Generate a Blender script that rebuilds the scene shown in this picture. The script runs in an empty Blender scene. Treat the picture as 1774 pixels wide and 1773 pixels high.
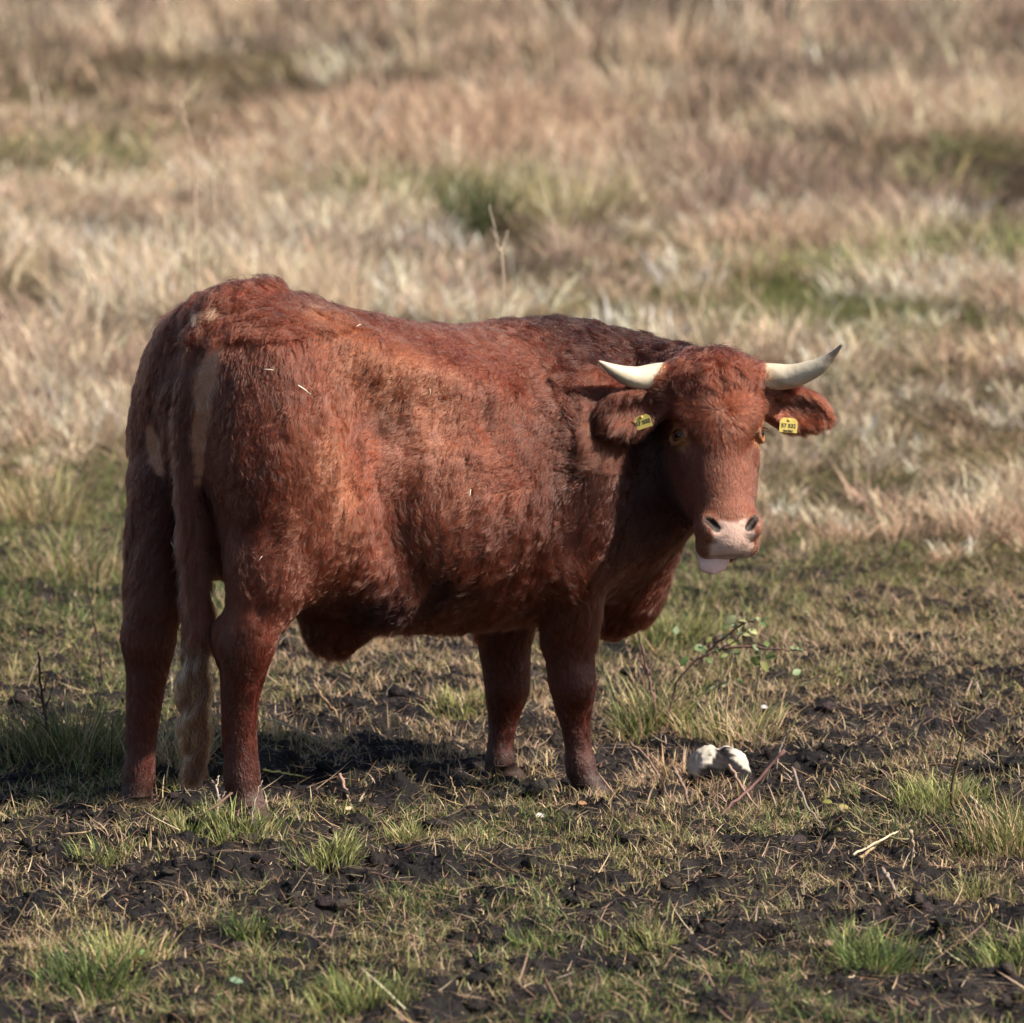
import bpy, bmesh, math, random, time
import numpy as np
from mathutils import Vector, Matrix, kdtree
from mathutils.bvhtree import BVHTree

rng = np.random.default_rng(7)
random.seed(7)
PI = math.pi
R = math.radians
T0 = time.time()

# ------------------------------------------------------------------ camera, light, exposure
scene = bpy.context.scene
PITCH = R(8.19)
CAM = np.array((0.0, -16.0, 3.1))
TANH = 0.0853
cam_data = bpy.data.cameras.new('camera')
cam_data.sensor_width = 36.0
cam_data.lens = 18.0 / TANH
cam_data.clip_end = 3000.0
cam_data.dof.use_dof = True
cam_data.dof.focus_distance = 15.9
cam_data.dof.aperture_fstop = 4.0
camera = bpy.data.objects.new('camera', cam_data)
camera.location = CAM
camera.rotation_euler = (PI / 2 - PITCH, 0, 0)
scene.collection.objects.link(camera)
scene.camera = camera

SUN_EL = R(43)
SUN_DIR = np.array((0.95, -0.31, 0.0)); SUN_DIR /= np.linalg.norm(SUN_DIR)
world = bpy.data.worlds.new('World')
scene.world = world
world.use_nodes = True
wn = world.node_tree.nodes; wl = world.node_tree.links
sky = wn.new('ShaderNodeTexSky')
sky.sky_type = 'NISHITA'
sky.sun_disc = False
sky.sun_elevation = SUN_EL
sky.sun_rotation = math.atan2(SUN_DIR[0], SUN_DIR[1])
sky.dust_density = 2.0
bg = wn['Background']
bg.inputs['Strength'].default_value = 0.070
wl.new(sky.outputs[0], bg.inputs['Color'])
sun_data = bpy.data.lights.new('sun', 'SUN')
sun_data.energy = 4.9
sun_data.angle = R(1.5)
sun_data.color = (1.0, 0.89, 0.76)
sun = bpy.data.objects.new('sun', sun_data)
sv = Vector((SUN_DIR[0] * math.cos(SUN_EL), SUN_DIR[1] * math.cos(SUN_EL), math.sin(SUN_EL)))
sun.rotation_euler = sv.to_track_quat('Z', 'Y').to_euler()
scene.collection.objects.link(sun)
scene.view_settings.view_transform = 'Standard'
scene.view_settings.look = 'None'
scene.view_settings.exposure = 1.0
scene.view_settings.gamma = 1.0
scene.cycles.max_bounces = 8
scene.cycles.transparent_max_bounces = 8

# ------------------------------------------------------------------ small helpers
_F = np.array((0, math.cos(PITCH), -math.sin(PITCH)))
_U = np.array((0, math.sin(PITCH), math.cos(PITCH)))
_R = np.array((1.0, 0, 0))

def ray(px, py):
    d = _F + (px - 887) / 887 * TANH * _R - (py - 886.5) / 887 * TANH * _U
    return d

def at(px, py, Y):
    """world point at depth Y seen at a measured spot of the photograph"""
    d = ray(px, py)
    return CAM + d * ((Y - CAM[1]) / d[1])

def nrm(v):
    v = np.asarray(v, float)
    return v / np.maximum(np.linalg.norm(v, axis=-1, keepdims=True), 1e-12)

def link(o):
    scene.collection.objects.link(o)
    return o

def tag(o, label=None, cat=None, group=None, kind=None):
    if label: o['label'] = label
    if cat: o['category'] = cat
    if group: o['group'] = group
    if kind: o['kind'] = kind
    return o

def empty(name, loc=(0, 0, 0)):
    o = bpy.data.objects.new(name, None)
    o.location = loc
    o.empty_display_size = 0.1
    return link(o)

def mesh_np(name, V, faces, mat, parent=None, smooth=True, tris=None, quads=None, cols=None, loc=None):
    """mesh object from arrays; faces may be a list, or give quads / tris arrays"""
    me = bpy.data.meshes.new(name)
    V = np.asarray(V, np.float32)
    if faces is not None:
        me.from_pydata([tuple(v) for v in V], [], [tuple(int(i) for i in f) for f in faces])
    else:
        idx = []; sizes = []
        if quads is not None and len(quads):
            idx.append(np.asarray(quads, np.int32).ravel()); sizes.append(np.full(len(quads), 4, np.int32))
        if tris is not None and len(tris):
            idx.append(np.asarray(tris, np.int32).ravel()); sizes.append(np.full(len(tris), 3, np.int32))
        idx = np.concatenate(idx); sizes = np.concatenate(sizes)
        me.vertices.add(len(V)); me.vertices.foreach_set('co', V.ravel())
        me.loops.add(len(idx)); me.loops.foreach_set('vertex_index', idx)
        me.polygons.add(len(sizes))
        st = np.concatenate(([0], np.cumsum(sizes)[:-1])).astype(np.int32)
        me.polygons.foreach_set('loop_start', st)
        me.polygons.foreach_set('loop_total', sizes)
        me.update(calc_edges=True)
    if smooth:
        me.polygons.foreach_set('use_smooth', np.ones(len(me.polygons), bool))
    if cols is not None:
        a = me.attributes.new('tint', 'FLOAT_COLOR', 'POINT')
        c = np.ones((len(V), 4), np.float32); c[:, :3] = cols
        a.data.foreach_set('color', c.ravel())
    me.update()
    o = bpy.data.objects.new(name, me)
    if mat: me.materials.append(mat)
    link(o)
    if parent is not None: o.parent = parent
    return o

def merge(parts):
    Vs = []; Fs = []; n = 0
    for V, F in parts:
        Vs.append(np.asarray(V, float)); Fs += [tuple(int(i) + n for i in f) for f in F]; n += len(V)
    return np.concatenate(Vs), Fs

def tube(pts, radii, seg=8, closed_tip=True, rough=0.0):
    pts = np.asarray(pts, float); n = len(pts)
    radii = np.broadcast_to(radii, (n,)).astype(float)
    V = []; F = []
    up = np.array((0.13, 0.31, 0.94))
    prev = None
    for i in range(n):
        t = nrm(pts[min(i + 1, n - 1)] - pts[max(i - 1, 0)])
        a = np.cross(t, up) if prev is None else prev - t * np.dot(prev, t)
        if np.linalg.norm(a) < 1e-6: a = np.cross(t, (1, 0, 0))
        a = nrm(a); b = np.cross(t, a); prev = a
        for k in range(seg):
            th = 2 * PI * k / seg
            r = radii[i] * (1 + rough * (rng.random() - .5))
            V.append(pts[i] + r * (math.cos(th) * a + math.sin(th) * b))
    for i in range(n - 1):
        for k in range(seg):
            k2 = (k + 1) % seg
            F.append((i * seg + k, i * seg + k2, (i + 1) * seg + k2, (i + 1) * seg + k))
    F.append(tuple(range(seg - 1, -1, -1)))
    F.append(tuple((n - 1) * seg + k for k in range(seg)))
    return np.array(V), F

def bez(P, n):
    """Catmull-Rom through the points"""
    P = np.asarray(P, float)
    if len(P) == 2:
        return P[0] + (P[1] - P[0]) * np.linspace(0, 1, n)[:, None]
    Q = np.concatenate(([2 * P[0] - P[1]], P, [2 * P[-1] - P[-2]]))
    out = []
    for u in np.linspace(0, len(P) - 1 - 1e-6, n):
        i = int(u); t = u - i
        p0, p1, p2, p3 = Q[i:i + 4]
        out.append(.5 * ((2 * p1) + (-p0 + p2) * t + (2 * p0 - 5 * p1 + 4 * p2 - p3) * t * t + (-p0 + 3 * p1 - 3 * p2 + p3) * t ** 3))
    return np.array(out)

# value noise (numpy)
_perm = np.random.default_rng(99).random(65536).astype(np.float32)
def _h(i, j, k):
    return _perm[(i * 73856093 ^ j * 19349663 ^ k * 83492791) & 65535]
def noise3(P, scale=1.0, seed=0):
    P = np.asarray(P, np.float64) * scale + seed * 17.37
    I = np.floor(P).astype(np.int64); f = P - I; f = f * f * (3 - 2 * f)
    r = 0
    for a in (0, 1):
        wa = f[:, 0] if a else 1 - f[:, 0]
        for b in (0, 1):
            wb = f[:, 1] if b else 1 - f[:, 1]
            for c in (0, 1):
                wc = f[:, 2] if c else 1 - f[:, 2]
                r = r + wa * wb * wc * _h(I[:, 0] + a, I[:, 1] + b, I[:, 2] + c)
    return r * 2 - 1
def noise2(x, y, scale=1.0, seed=0):
    sh = np.shape(x)
    P = np.stack([np.ravel(x), np.ravel(y), np.full(np.size(x), 0.37 / scale)], 1)
    return noise3(P, scale, seed).reshape(sh)
def fbm2(x, y, scale, octaves=4, seed=0, gain=.5):
    r = 0; a = 1; s = 0
    for o in range(octaves):
        r = r + a * noise2(x, y, scale * 2 ** o, seed + o); s += a; a *= gain
    return r / s
def smooth(e0, e1, x):
    t = np.clip((x - e0) / (e1 - e0), 0, 1)
    return t * t * (3 - 2 * t)

# materials
def mat_new(name):
    m = bpy.data.materials.new(name); m.use_nodes = True
    return m, m.node_tree.nodes, m.node_tree.links, m.node_tree.nodes['Principled BSDF']
def mat_plain(name, col, rough=.7, spec=.3, noise=0.0, nscale=20.0, bump=0.0, sss=0.0, col2=None):
    m, N, L, B = mat_new(name)
    B.inputs['Base Color'].default_value = (*col, 1)
    B.inputs['Roughness'].default_value = rough
    B.inputs['Specular IOR Level'].default_value = spec
    if sss:
        B.inputs['Subsurface Weight'].default_value = sss
        B.inputs['Subsurface Scale'].default_value = 0.01
        B.inputs['Subsurface Radius'].default_value = (1, .4, .25)
    if noise or bump or col2:
        tc = N.new('ShaderNodeTexCoord'); t = N.new('ShaderNodeTexNoise')
        t.inputs['Scale'].default_value = nscale; t.inputs['Detail'].default_value = 6
        L.new(tc.outputs['Object'], t.inputs['Vector'])
        if noise or col2:
            r = N.new('ShaderNodeValToRGB')
            c2 = col2 or tuple(c * (1 - noise) for c in col)
            r.color_ramp.elements[0].position = .35; r.color_ramp.elements[1].position = .65
            r.color_ramp.elements[0].color = (*c2, 1); r.color_ramp.elements[1].color = (*col, 1)
            L.new(t.outputs['Fac'], r.inputs['Fac']); L.new(r.outputs['Color'], B.inputs['Base Color'])
        if bump:
            b = N.new('ShaderNodeBump'); b.inputs['Strength'].default_value = 1; b.inputs['Distance'].default_value = bump
            L.new(t.outputs['Fac'], b.inputs['Height']); L.new(b.outputs['Normal'], B.inputs['Normal'])
    return m
def mat_tint(name, rough=.8, spec=.2, trans=0.0, noise=0.0, nscale=60.0, bump=0.0):
    """colour read from the object's own 'tint' attribute"""
    m, N, L, B = mat_new(name)
    a = N.new('ShaderNodeAttribute'); a.attribute_name = 'tint'
    B.inputs['Roughness'].default_value = rough
    B.inputs['Specular IOR Level'].default_value = spec
    L.new(a.outputs['Color'], B.inputs['Base Color'])
    if bump:
        tc = N.new('ShaderNodeTexCoord'); t = N.new('ShaderNodeTexNoise')
        t.inputs['Scale'].default_value = nscale; t.inputs['Detail'].default_value = 8
        L.new(tc.outputs['Object'], t.inputs['Vector'])
        b = N.new('ShaderNodeBump'); b.inputs['Strength'].default_value = 1; b.inputs['Distance'].default_value = bump
        L.new(t.outputs['Fac'], b.inputs['Height']); L.new(b.outputs['Normal'], B.inputs['Normal'])
    if trans:
        tr = N.new('ShaderNodeBsdfTranslucent'); L.new(a.outputs['Color'], tr.inputs['Color'])
        mx = N.new('ShaderNodeMixShader'); mx.inputs[0].default_value = trans
        L.new(B.outputs[0], mx.inputs[1]); L.new(tr.outputs[0], mx.inputs[2])
        L.new(mx.outputs[0], N['Material Output'].inputs['Surface'])
    return m

# ------------------------------------------------------------------ the bull's body as one smooth implicit surface
YAW = R(34)
BF = np.array((math.cos(YAW), math.sin(YAW), 0.0))      # forward
BL = np.array((-math.sin(YAW), math.cos(YAW), 0.0))     # the animal's left
BO = np.array((-0.85, -0.17, 0.0))                      # ground point between the hind feet
def body(s, lat, z):
    return BO + BF * s + BL * lat + np.array((0, 0, z))
HYAW = R(12); HP = R(64)
_a = np.array((math.sin(HYAW), -math.cos(HYAW), 0.0))
HD = _a * math.cos(HP) + np.array((0, 0, -math.sin(HP)))     # down the face
HN = _a * math.sin(HP) + np.array((0, 0, math.cos(HP)))      # out of the forehead
HS = np.array((math.cos(HYAW), math.sin(HYAW), 0.0))         # towards its left ear
HO = at(1240, 622, 0.24)                                     # poll
def head(d, n, s):
    """point in the head's frame: d down the face, n out of the face, s to its left"""
    return HO + HD * d + HN * n + HS * s

TAIL = [at(335, 640, -.19), at(322, 700, -.215), at(326, 790, -.235), at(334, 880, -.25), at(340, 960, -.26), at(342, 1030, -.265), at(344, 1075, -.27)]

class Field:
    def __init__(self, lo, hi, h):
        self.lo = np.array(lo, float); self.h = h
        self.n = np.ceil((np.array(hi) - self.lo) / h).astype(int) + 1
        self.V = np.full(self.n, 0.5, np.float32)
        self.ax = [self.lo[i] + h * np.arange(self.n[i]) for i in range(3)]
    def win(self, lo, hi, pad):
        a = np.clip(np.floor((lo - pad - self.lo) / self.h).astype(int), 0, self.n)
        b = np.clip(np.ceil((hi + pad - self.lo) / self.h).astype(int) + 1, 0, self.n)
        if (b <= a).any(): return None, None
        sl = tuple(slice(a[i], b[i]) for i in range(3))
        G = np.meshgrid(*[self.ax[i][sl[i]] for i in range(3)], indexing='ij')
        return sl, G
    def join(self, sl, d, k):
        v = self.V[sl]
        if k <= 0: v = np.minimum(v, d)
        else:
            h = np.maximum(k - np.abs(v - d), 0) / k
            v = np.minimum(v, d) - h * h * k * .25
        self.V[sl] = v
    def cut(self, sl, d, k):
        v = self.V[sl]; d = -d
        h = np.maximum(k - np.abs(v - d), 0) / k
        self.V[sl] = np.maximum(v, d) + h * h * k * .25
    def ell(self, c, r, axes=None, k=.05, sub=False):
        c = np.asarray(c, float); r = np.asarray(r, float)
        M = np.eye(3) if axes is None else np.asarray(axes, float)
        ext = np.sqrt(((M * r[:, None]) ** 2).sum(0))
        sl, G = self.win(c - ext, c + ext, k + .01)
        if sl is None: return
        q = [G[i] - c[i] for i in range(3)]
        u = [M[j][0] * q[0] + M[j][1] * q[1] + M[j][2] * q[2] for j in range(3)]
        k0 = np.sqrt(sum((u[j] / r[j]) ** 2 for j in range(3)))
        k1 = np.sqrt(sum((u[j] / r[j] ** 2) ** 2 for j in range(3)))
        d = (k0 * (k0 - 1) / np.maximum(k1, 1e-6)).astype(np.float32)
        (self.cut if sub else self.join)(sl, d, k)
    def cone(self, a, b, ra, rb, k=.03, flat=None, f=1.0, sub=False):
        """tapered capsule; f > 1 thins it along the direction flat"""
        a = np.asarray(a, float); b = np.asarray(b, float); rr = max(ra, rb)
        sl, G = self.win(np.minimum(a, b) - rr, np.maximum(a, b) + rr, k + .01)
        if sl is None: return
        ab = b - a; L2 = ab @ ab
        q = [G[i] - a[i] for i in range(3)]
        t = np.clip(sum(q[i] * ab[i] for i in range(3)) / L2, 0, 1)
        w = [q[i] - t * ab[i] for i in range(3)]
        if flat is not None:
            fl = nrm(flat); dp = sum(w[i] * fl[i] for i in range(3)) * (f - 1)
            w = [w[i] + dp * fl[i] for i in range(3)]
        d = (np.sqrt(sum(x * x for x in w)) - (ra + (rb - ra) * t)).astype(np.float32)
        (self.cut if sub else self.join)(sl, d, k)
    def chain(self, pts, k=.03, flat=None, f=1.0, n=5):
        """one limb: radii and joints run smoothly through the given points"""
        P = bez([p for p, r in pts], (len(pts) - 1) * n + 1)
        r = np.interp(np.linspace(0, len(pts) - 1, len(P)), np.arange(len(pts)), [r for p, r in pts])
        r = np.convolve(np.pad(r, 2, mode='edge'), np.ones(5) / 5, 'valid')
        rm = r.max()
        sl, G = self.win(P.min(0) - rm, P.max(0) + rm, k + .01)
        if sl is None: return
        D = None
        for a, b, ra, rb in zip(P[:-1], P[1:], r[:-1], r[1:]):
            ab = b - a; L2 = ab @ ab + 1e-12
            q = [G[i] - a[i] for i in range(3)]
            t = np.clip(sum(q[i] * ab[i] for i in range(3)) / L2, 0, 1)
            w = [q[i] - t * ab[i] for i in range(3)]
            if flat is not None:
                fl = nrm(flat); dp = sum(w[i] * fl[i] for i in range(3)) * (f - 1)
                w = [w[i] + dp * fl[i] for i in range(3)]
            d = np.sqrt(sum(x * x for x in w)) - (ra + (rb - ra) * t)
            D = d if D is None else np.minimum(D, d)
        self.join(sl, D.astype(np.float32), k)

def surface_nets(V, lo, h):
    S = V < 0
    c = [S[i:S.shape[0] - 1 + i, j:S.shape[1] - 1 + j, l:S.shape[2] - 1 + l] for i in (0, 1) for j in (0, 1) for l in (0, 1)]
    cnt = sum(x.astype(np.int8) for x in c)
    act = (cnt > 0) & (cnt < 8)
    I = np.argwhere(act)
    idx = np.full(act.shape, -1, np.int32); idx[act] = np.arange(len(I))
    vals = {}
    for i in (0, 1):
        for j in (0, 1):
            for l in (0, 1):
                vals[(i, j, l)] = V[I[:, 0] + i, I[:, 1] + j, I[:, 2] + l]
    acc = np.zeros((len(I), 3)); num = np.zeros(len(I))
    ks = list(vals)
    for p in ks:
        for a in range(3):
            if p[a] == 0:
                q = list(p); q[a] = 1; q = tuple(q)
                v0, v1 = vals[p], vals[q]
                m = (v0 < 0) != (v1 < 0)
                t = np.where(m, v0 / np.where(m, v0 - v1, 1), 0)
                P = np.tile(np.array(p, float), (len(I), 1)); P[:, a] += t
                acc[m] += P[m]; num[m] += 1
    X = lo + h * (I + acc / num[:, None])
    Q = []
    for a in range(3):
        b, d = (a + 1) % 3, (a + 2) % 3
        s0 = [slice(None)] * 3; s1 = [slice(None)] * 3
        s0[a] = slice(0, -1); s1[a] = slice(1, None)
        E = S[tuple(s0)] != S[tuple(s1)]
        J = np.argwhere(E)
        J = J[(J[:, b] > 0) & (J[:, d] > 0) & (J[:, b] < V.shape[b] - 1) & (J[:, d] < V.shape[d] - 1)]
        sg = S[tuple(J.T)]
        def cell(db, dd):
            K = J.copy(); K[:, b] -= db; K[:, d] -= dd
            return idx[tuple(K.T)]
        q = np.stack([cell(1, 1), cell(0, 1), cell(0, 0), cell(1, 0)], 1)
        q[~sg] = q[~sg][:, ::-1]
        Q.append(q)
    return X, np.concatenate(Q)

# torso loft: s, top, bottom, half width
TOR = np.array([
 (-0.04, 1.10, 1.02, 0.03), (-0.02, 1.22, 0.90, 0.13), (0.02, 1.33, 0.80, 0.20), (0.08, 1.375, 0.71, 0.25),
 (0.16, 1.39, 0.63, 0.28), (0.25, 1.385, 0.58, 0.285), (0.37, 1.36, 0.53, 0.275), (0.50, 1.33, 0.48, 0.285),
 (0.66, 1.29, 0.455, 0.31), (0.85, 1.265, 0.44, 0.325), (1.02, 1.255, 0.445, 0.310), (1.16, 1.235, 0.46, 0.285),
 (1.28, 1.20, 0.47, 0.25), (1.38, 1.14, 0.50, 0.225), (1.48, 1.04, 0.55, 0.19), (1.55, 0.93, 0.64, 0.12), (1.59, .86, .74, .03)])
def torso_profile(s):
    return [np.interp(s, np.linspace(TOR[0, 0], TOR[-1, 0], 160), np.convolve(np.pad(np.interp(np.linspace(TOR[0, 0], TOR[-1, 0], 160), TOR[:, 0], TOR[:, c]), 5, mode='edge'), np.ones(11) / 11, 'valid')) for c in (1, 2, 3)]

def build_field(F, is_head):
    # torso
    lo = np.minimum(body(-.3, -.4, .3), body(1.6, .4, 1.5)); hi = np.maximum(body(-.3, -.4, .3), body(1.6, .4, 1.5))
    lo = np.minimum(lo, np.minimum(body(-.3, .4, .3), body(1.6, -.4, .3))); hi = np.maximum(hi, np.maximum(body(-.3, .4, 1.5), body(1.6, -.4, 1.5)))
    sl, G = F.win(lo, hi, .02)
    if sl is not None:
        qx, qy = G[0] - BO[0], G[1] - BO[1]
        s = qx * BF[0] + qy * BF[1]; y = qx * BL[0] + qy * BL[1]; z = G[2]
        zt, zb, w = torso_profile(s)
        zc = zb + (zt - zb) * .50
        hh = (zt - zb) * .5
        e = np.abs((z - zc) / hh)
        w = w * (1 + .20 * smooth(-.02, .12, y) * smooth(.62, .22, s))   # the croup swings to the left
        # a little narrower at the spine, fuller in the belly
        wz = w * (1 - .16 * smooth(.1, 1, (z - zc) / hh) + .04 * smooth(.0, .8, -(z - zc) / hh))
        ex = 2.25 + .9 * smooth(.45, .15, s)
        d = ((np.abs(y / wz) ** ex + e ** ex) ** (1 / ex) - 1) * np.minimum(w, hh)
        over = np.maximum(TOR[0, 0] - s, s - TOR[-1, 0])
        d = np.where(over > 0, np.maximum(d, over), d)
        # ribs: faint ridges on the flank
        rib = .002 * np.sin(s * 2 * PI / .085 + z * 3) * smooth(.45, .6, s) * smooth(1.0, .85, s) * smooth(.65, .8, z) * smooth(1.2, 1.05, z)
        F.join(sl, (d + rib).astype(np.float32), 0)
    A = (BF, BL, np.array((0, 0, 1.)))
    if True:
        for sd in (-1, 1):
            # hip bone, rump, thigh
            F.ell(body(.28, .01 + sd * .21, 1.255), (.12, .07, .06), A, .14)
            F.ell(body(.11, .03 + sd * .225, 1.05), (.125, .115, .22), A, .12)
            F.ell(body(.16, .015 + sd * .215, .93), (.18, .115, .30), A, .10)
            F.ell(body(.02, .02 + sd * .14, 1.18), (.05, .05, .09), A, .09)
            # shoulder
            F.ell(body(1.15, sd * .235, .88), (.17, .08, .26), A, .12)
            F.ell(body(1.32, sd * .19, .76), (.13, .09, .15), A, .07)
            F.ell(body(1.08, sd * .18, .68), (.12, .085, .16), A, .07)
        # tail head
        F.chain([(body(.24, 0, 1.37), .04), (body(.12, -.01, 1.375), .036), (body(.045, -.025, 1.335), .034), (body(.0, -.04, 1.25), .03), (body(-.02, -.03, 1.10), .03)], .05)
        # the dock of the tail, hanging down behind
        F.chain([(body(.02, -.025, 1.30), .032)] + [(p, r) for p, r in zip(TAIL[1:], (.031, .029, .027, .025, .022, .018))], .02)
        for sd in (-1, 1):
            # flank fold
            F.cone(body(.30, sd * .20, .76), body(.48, sd * .20, .58), .06, .04, .14)
            # hollow in front of the hip, behind the last rib and the shoulder
            F.ell(body(.42, sd * .345, 1.05), (.10, .075, .095), A, .08, sub=True)
            F.ell(body(.50, sd * .34, 1.15), (.12, .045, .06), A, .08, sub=True)
            F.ell(body(.44, sd * .345, .84), (.05, .035, .10), A, .09, sub=True)
        # grooves behind the shoulder blade and where the neck joins it, the edge of the loin
        for sd in (-1, 1):
            F.cone(body(.965, sd * .375, 1.02), body(1.0, sd * .372, .66), .035, .045, .08, sub=True)
            F.cone(body(1.30, sd * .30, 1.02), body(1.22, sd * .37, .72), .03, .03, .07, sub=True)
            F.cone(body(.34, sd * .19, 1.24), body(.80, sd * .21, 1.12), .03, .03, .12)
            F.ell(body(.70, sd * .285, .80), (.16, .05, .15), A, .10)
        # crest, brisket, dewlap
        F.chain([(body(1.0, 0, 1.15), .09), (body(1.3, -.02, 1.09), .105), (body(1.45, -.06, 1.03), .11)], .08)
        F.chain([(body(1.38, 0, .74), .16), (body(1.47, -.01, .80), .14)], .08, BL, 1.2)
        F.chain([(body(1.22, 0, .53), .10), (body(1.38, 0, .55), .10), (body(1.48, 0, .66), .09)], .08, BL, 1.4)
        F.chain([(at(1060, 1070, .6), .06), (at(1088, 1030, .6), .085), (at(1095, 960, .58), .10)], .10)
        # belly, sheath
        F.chain([(body(.46, 0, .52), .10), (body(.43, 0, .48), .065), (body(.42, 0, .455), .035)], .07)
        # ---- legs (hind right, hind left, fore right, fore left)
        fl = BL
        F.chain([(at(465, 840, -.20), 0.147), (at(462, 950, -.27), 0.116), (at(450, 1035, -.30), 0.086), (at(432, 1110, -.32), 0.074),
                 (at(424, 1160, -.32), 0.058), (at(419, 1220, -.315), 0.044), (at(418, 1290, -.31), 0.039), (at(419, 1345, -.31), 0.049), (at(424, 1378, -.318), 0.042), (at(432, 1416, -.335), 0.052)], .02)
        F.chain([(at(398, 1100, -.31), .020), (at(398, 1170, -.30), .022), (at(400, 1290, -.295), .018)], .025)   # the tendon behind
        F.chain([(at(400, 1085, -.30), .022), (at(425, 1000, -.27), .02)], .04)
        F.ell(at(396, 1108, -.30), (.038, .035, .055), None, .05)
        F.cone(at(545, 905, -.14), at(478, 1010, -.28), .12, .08, .06)
        F.chain([(at(292, 830, .03), 0.109), (at(279, 950, -.03), 0.098), (at(268, 1035, -.075), 0.072), (at(262, 1110, -.085), 0.064),
                 (at(258, 1160, -.09), 0.051), (at(252, 1225, -.09), 0.042), (at(246, 1290, -.088), 0.036), (at(241, 1338, -.088), 0.045), (at(238, 1366, -.095), 0.040), (at(234, 1394, -.10), 0.048)], .02)
        F.chain([(at(236, 1100, -.09), .018), (at(234, 1170, -.08), .020), (at(230, 1280, -.08), .017)], .025)
        F.ell(at(240, 1105, -.10), (.034, .035, .05), None, .05)
        F.cone(at(330, 930, .08), at(282, 1020, -.04), .10, .07, .06)
        F.chain([(at(985, 930, .30), 0.127), (at(985, 1010, .31), 0.099), (at(985, 1090, .32), 0.074), (at(988, 1150, .325), 0.065), (at(992, 1190, .325), 0.063),
                 (at(995, 1238, .335), 0.043), (at(1001, 1290, .335), 0.034), (at(1006, 1328, .33), 0.045), (at(1014, 1352, .32), 0.038), (at(1026, 1378, .31), 0.048)], .02)
        F.ell(at(1000, 1188, .285), (.036, .03, .05), None, .03)
        F.chain([(at(880, 980, .53), 0.114), (at(874, 1060, .54), 0.089), (at(874, 1120, .55), 0.072), (at(878, 1170, .555), 0.063), (at(877, 1200, .555), 0.059),
                 (at(872, 1243, .565), 0.040), (at(867, 1285, .565), 0.033), (at(866, 1318, .56), 0.042), (at(866, 1336, .555), 0.038), (at(867, 1352, .55), 0.046)], .02)
    # neck, bending round to the head
    F.chain([(body(1.20, 0, .98), .22), (body(1.38, -.06, .96), .19), (head(.10, -.24, -.02), .140)], .09, None)
    F.chain([(body(1.10, 0, 1.10), .12), (body(1.38, -.04, 1.08), .115), (head(-.0, -.19, -.02), .09)], .08, None)
    F.chain([(body(1.36, -.02, .76), .15), (head(.24, -.28, -.03), .12), (head(.28, -.19, -.03), .09)], .10, None)
    # ---- head
    H = (HD, HN, HS)
    F.ell(head(.10, -.085, 0), (.15, .105, .122), H, .05)          # skull
    F.ell(head(.036, -.040, 0), (.054, .065, .102), H, .05)        # poll
    F.ell(head(.13, -.022, 0), (.10, .035, .102), H, .05)          # forehead
    F.cone(head(.17, -.075, 0), head(.42, -.070, 0), .100, .074, .05, HN, 1.15)   # bridge
    F.cone(head(.20, -.14, 0), head(.43, -.12, 0), .090, .055, .05, HS, 1.0)      # jaws
    for sd in (-1, 1):
        F.ell(head(.27, -.15, sd * .066), (.14, .080, .042), H, .05)     # cheek
        F.ell(head(.158, -.034, sd * .094), (.045, .028, .026), H, .03)  # brow
        F.ell(head(.245, -.070, sd * .086), (.035, .026, .020), H, .03)  # below the eye
        F.ell(head(.202, -.050, sd * .122), (.018, .027, .022), H, .008, sub=True)  # socket
        F.cone(head(.045, -.045, sd * .08), head(.048, -.045, sd * .135), .046, .038, .03)  # horn root
        # eyelids
        Lp = [head(.202 + .0205 * math.cos(t), -.048 + .030 * math.sin(t), sd * (.115 - .013 * math.sin(t))) for t in np.linspace(0, 2 * PI, 15)]
        for p, q in zip(Lp[:-1], Lp[1:]): F.cone(p, q, .0055, .0055, .006)
        # ear: a cupped leaf held out sideways, below the horn
        eo = .016 if sd > 0 else .004; e0 = head(.085 + eo, -.075, sd * .11); e2 = head(.130 + eo, -.065, sd * .308)
        F.cone(e0, e0 + (e2 - e0) * .45, .032, .040, .03)
        ex = nrm(e2 - e0); en = nrm(HN * .85 + HD * .25); en = nrm(en - ex * np.dot(en, ex)); ey = np.cross(ex, en)
        F.ell(e0 + (e2 - e0) * .60, (.094, .030, .060), (ex, en, ey), .03)
        F.ell(e0 + (e2 - e0) * .60 + en * .030, (.080, .026, .044), (ex, en, ey), .012, sub=True)
    # muzzle
    F.ell(head(.462, -.066, 0), (.062, .058, .090), H, .04)
    F.ell(head(.500, -.085, 0), (.042, .050, .076), H, .03)       # upper lip
    F.ell(head(.470, -.150, 0), (.050, .032, .052), H, .03)       # chin
    for sd in (-1, 1):
        F.ell(head(.470, -.030, sd * .060), (.032, .022, .026), H, .02)   # nostril wing
        F.ell(head(.508, -.09, sd * .056), (.030, .034, .028), H, .02)    # lip corner
        F.cone(head(.455, -.010, sd * .066), head(.482, -.004, sd * .044), .007, .012, .006, sub=True)
    F.ell(head(.516, -.136, -.004), (.018, .020, .046), H, .012)   # lower lip
    # mouth slit
    F.cone(head(.520, -.125, -.065), head(.520, -.125, .065), .006, .006, .010, sub=True)

def make_field(lo, hi, h, is_head):
    F = Field(lo, hi, h)
    build_field(F, is_head)
    return F

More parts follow.
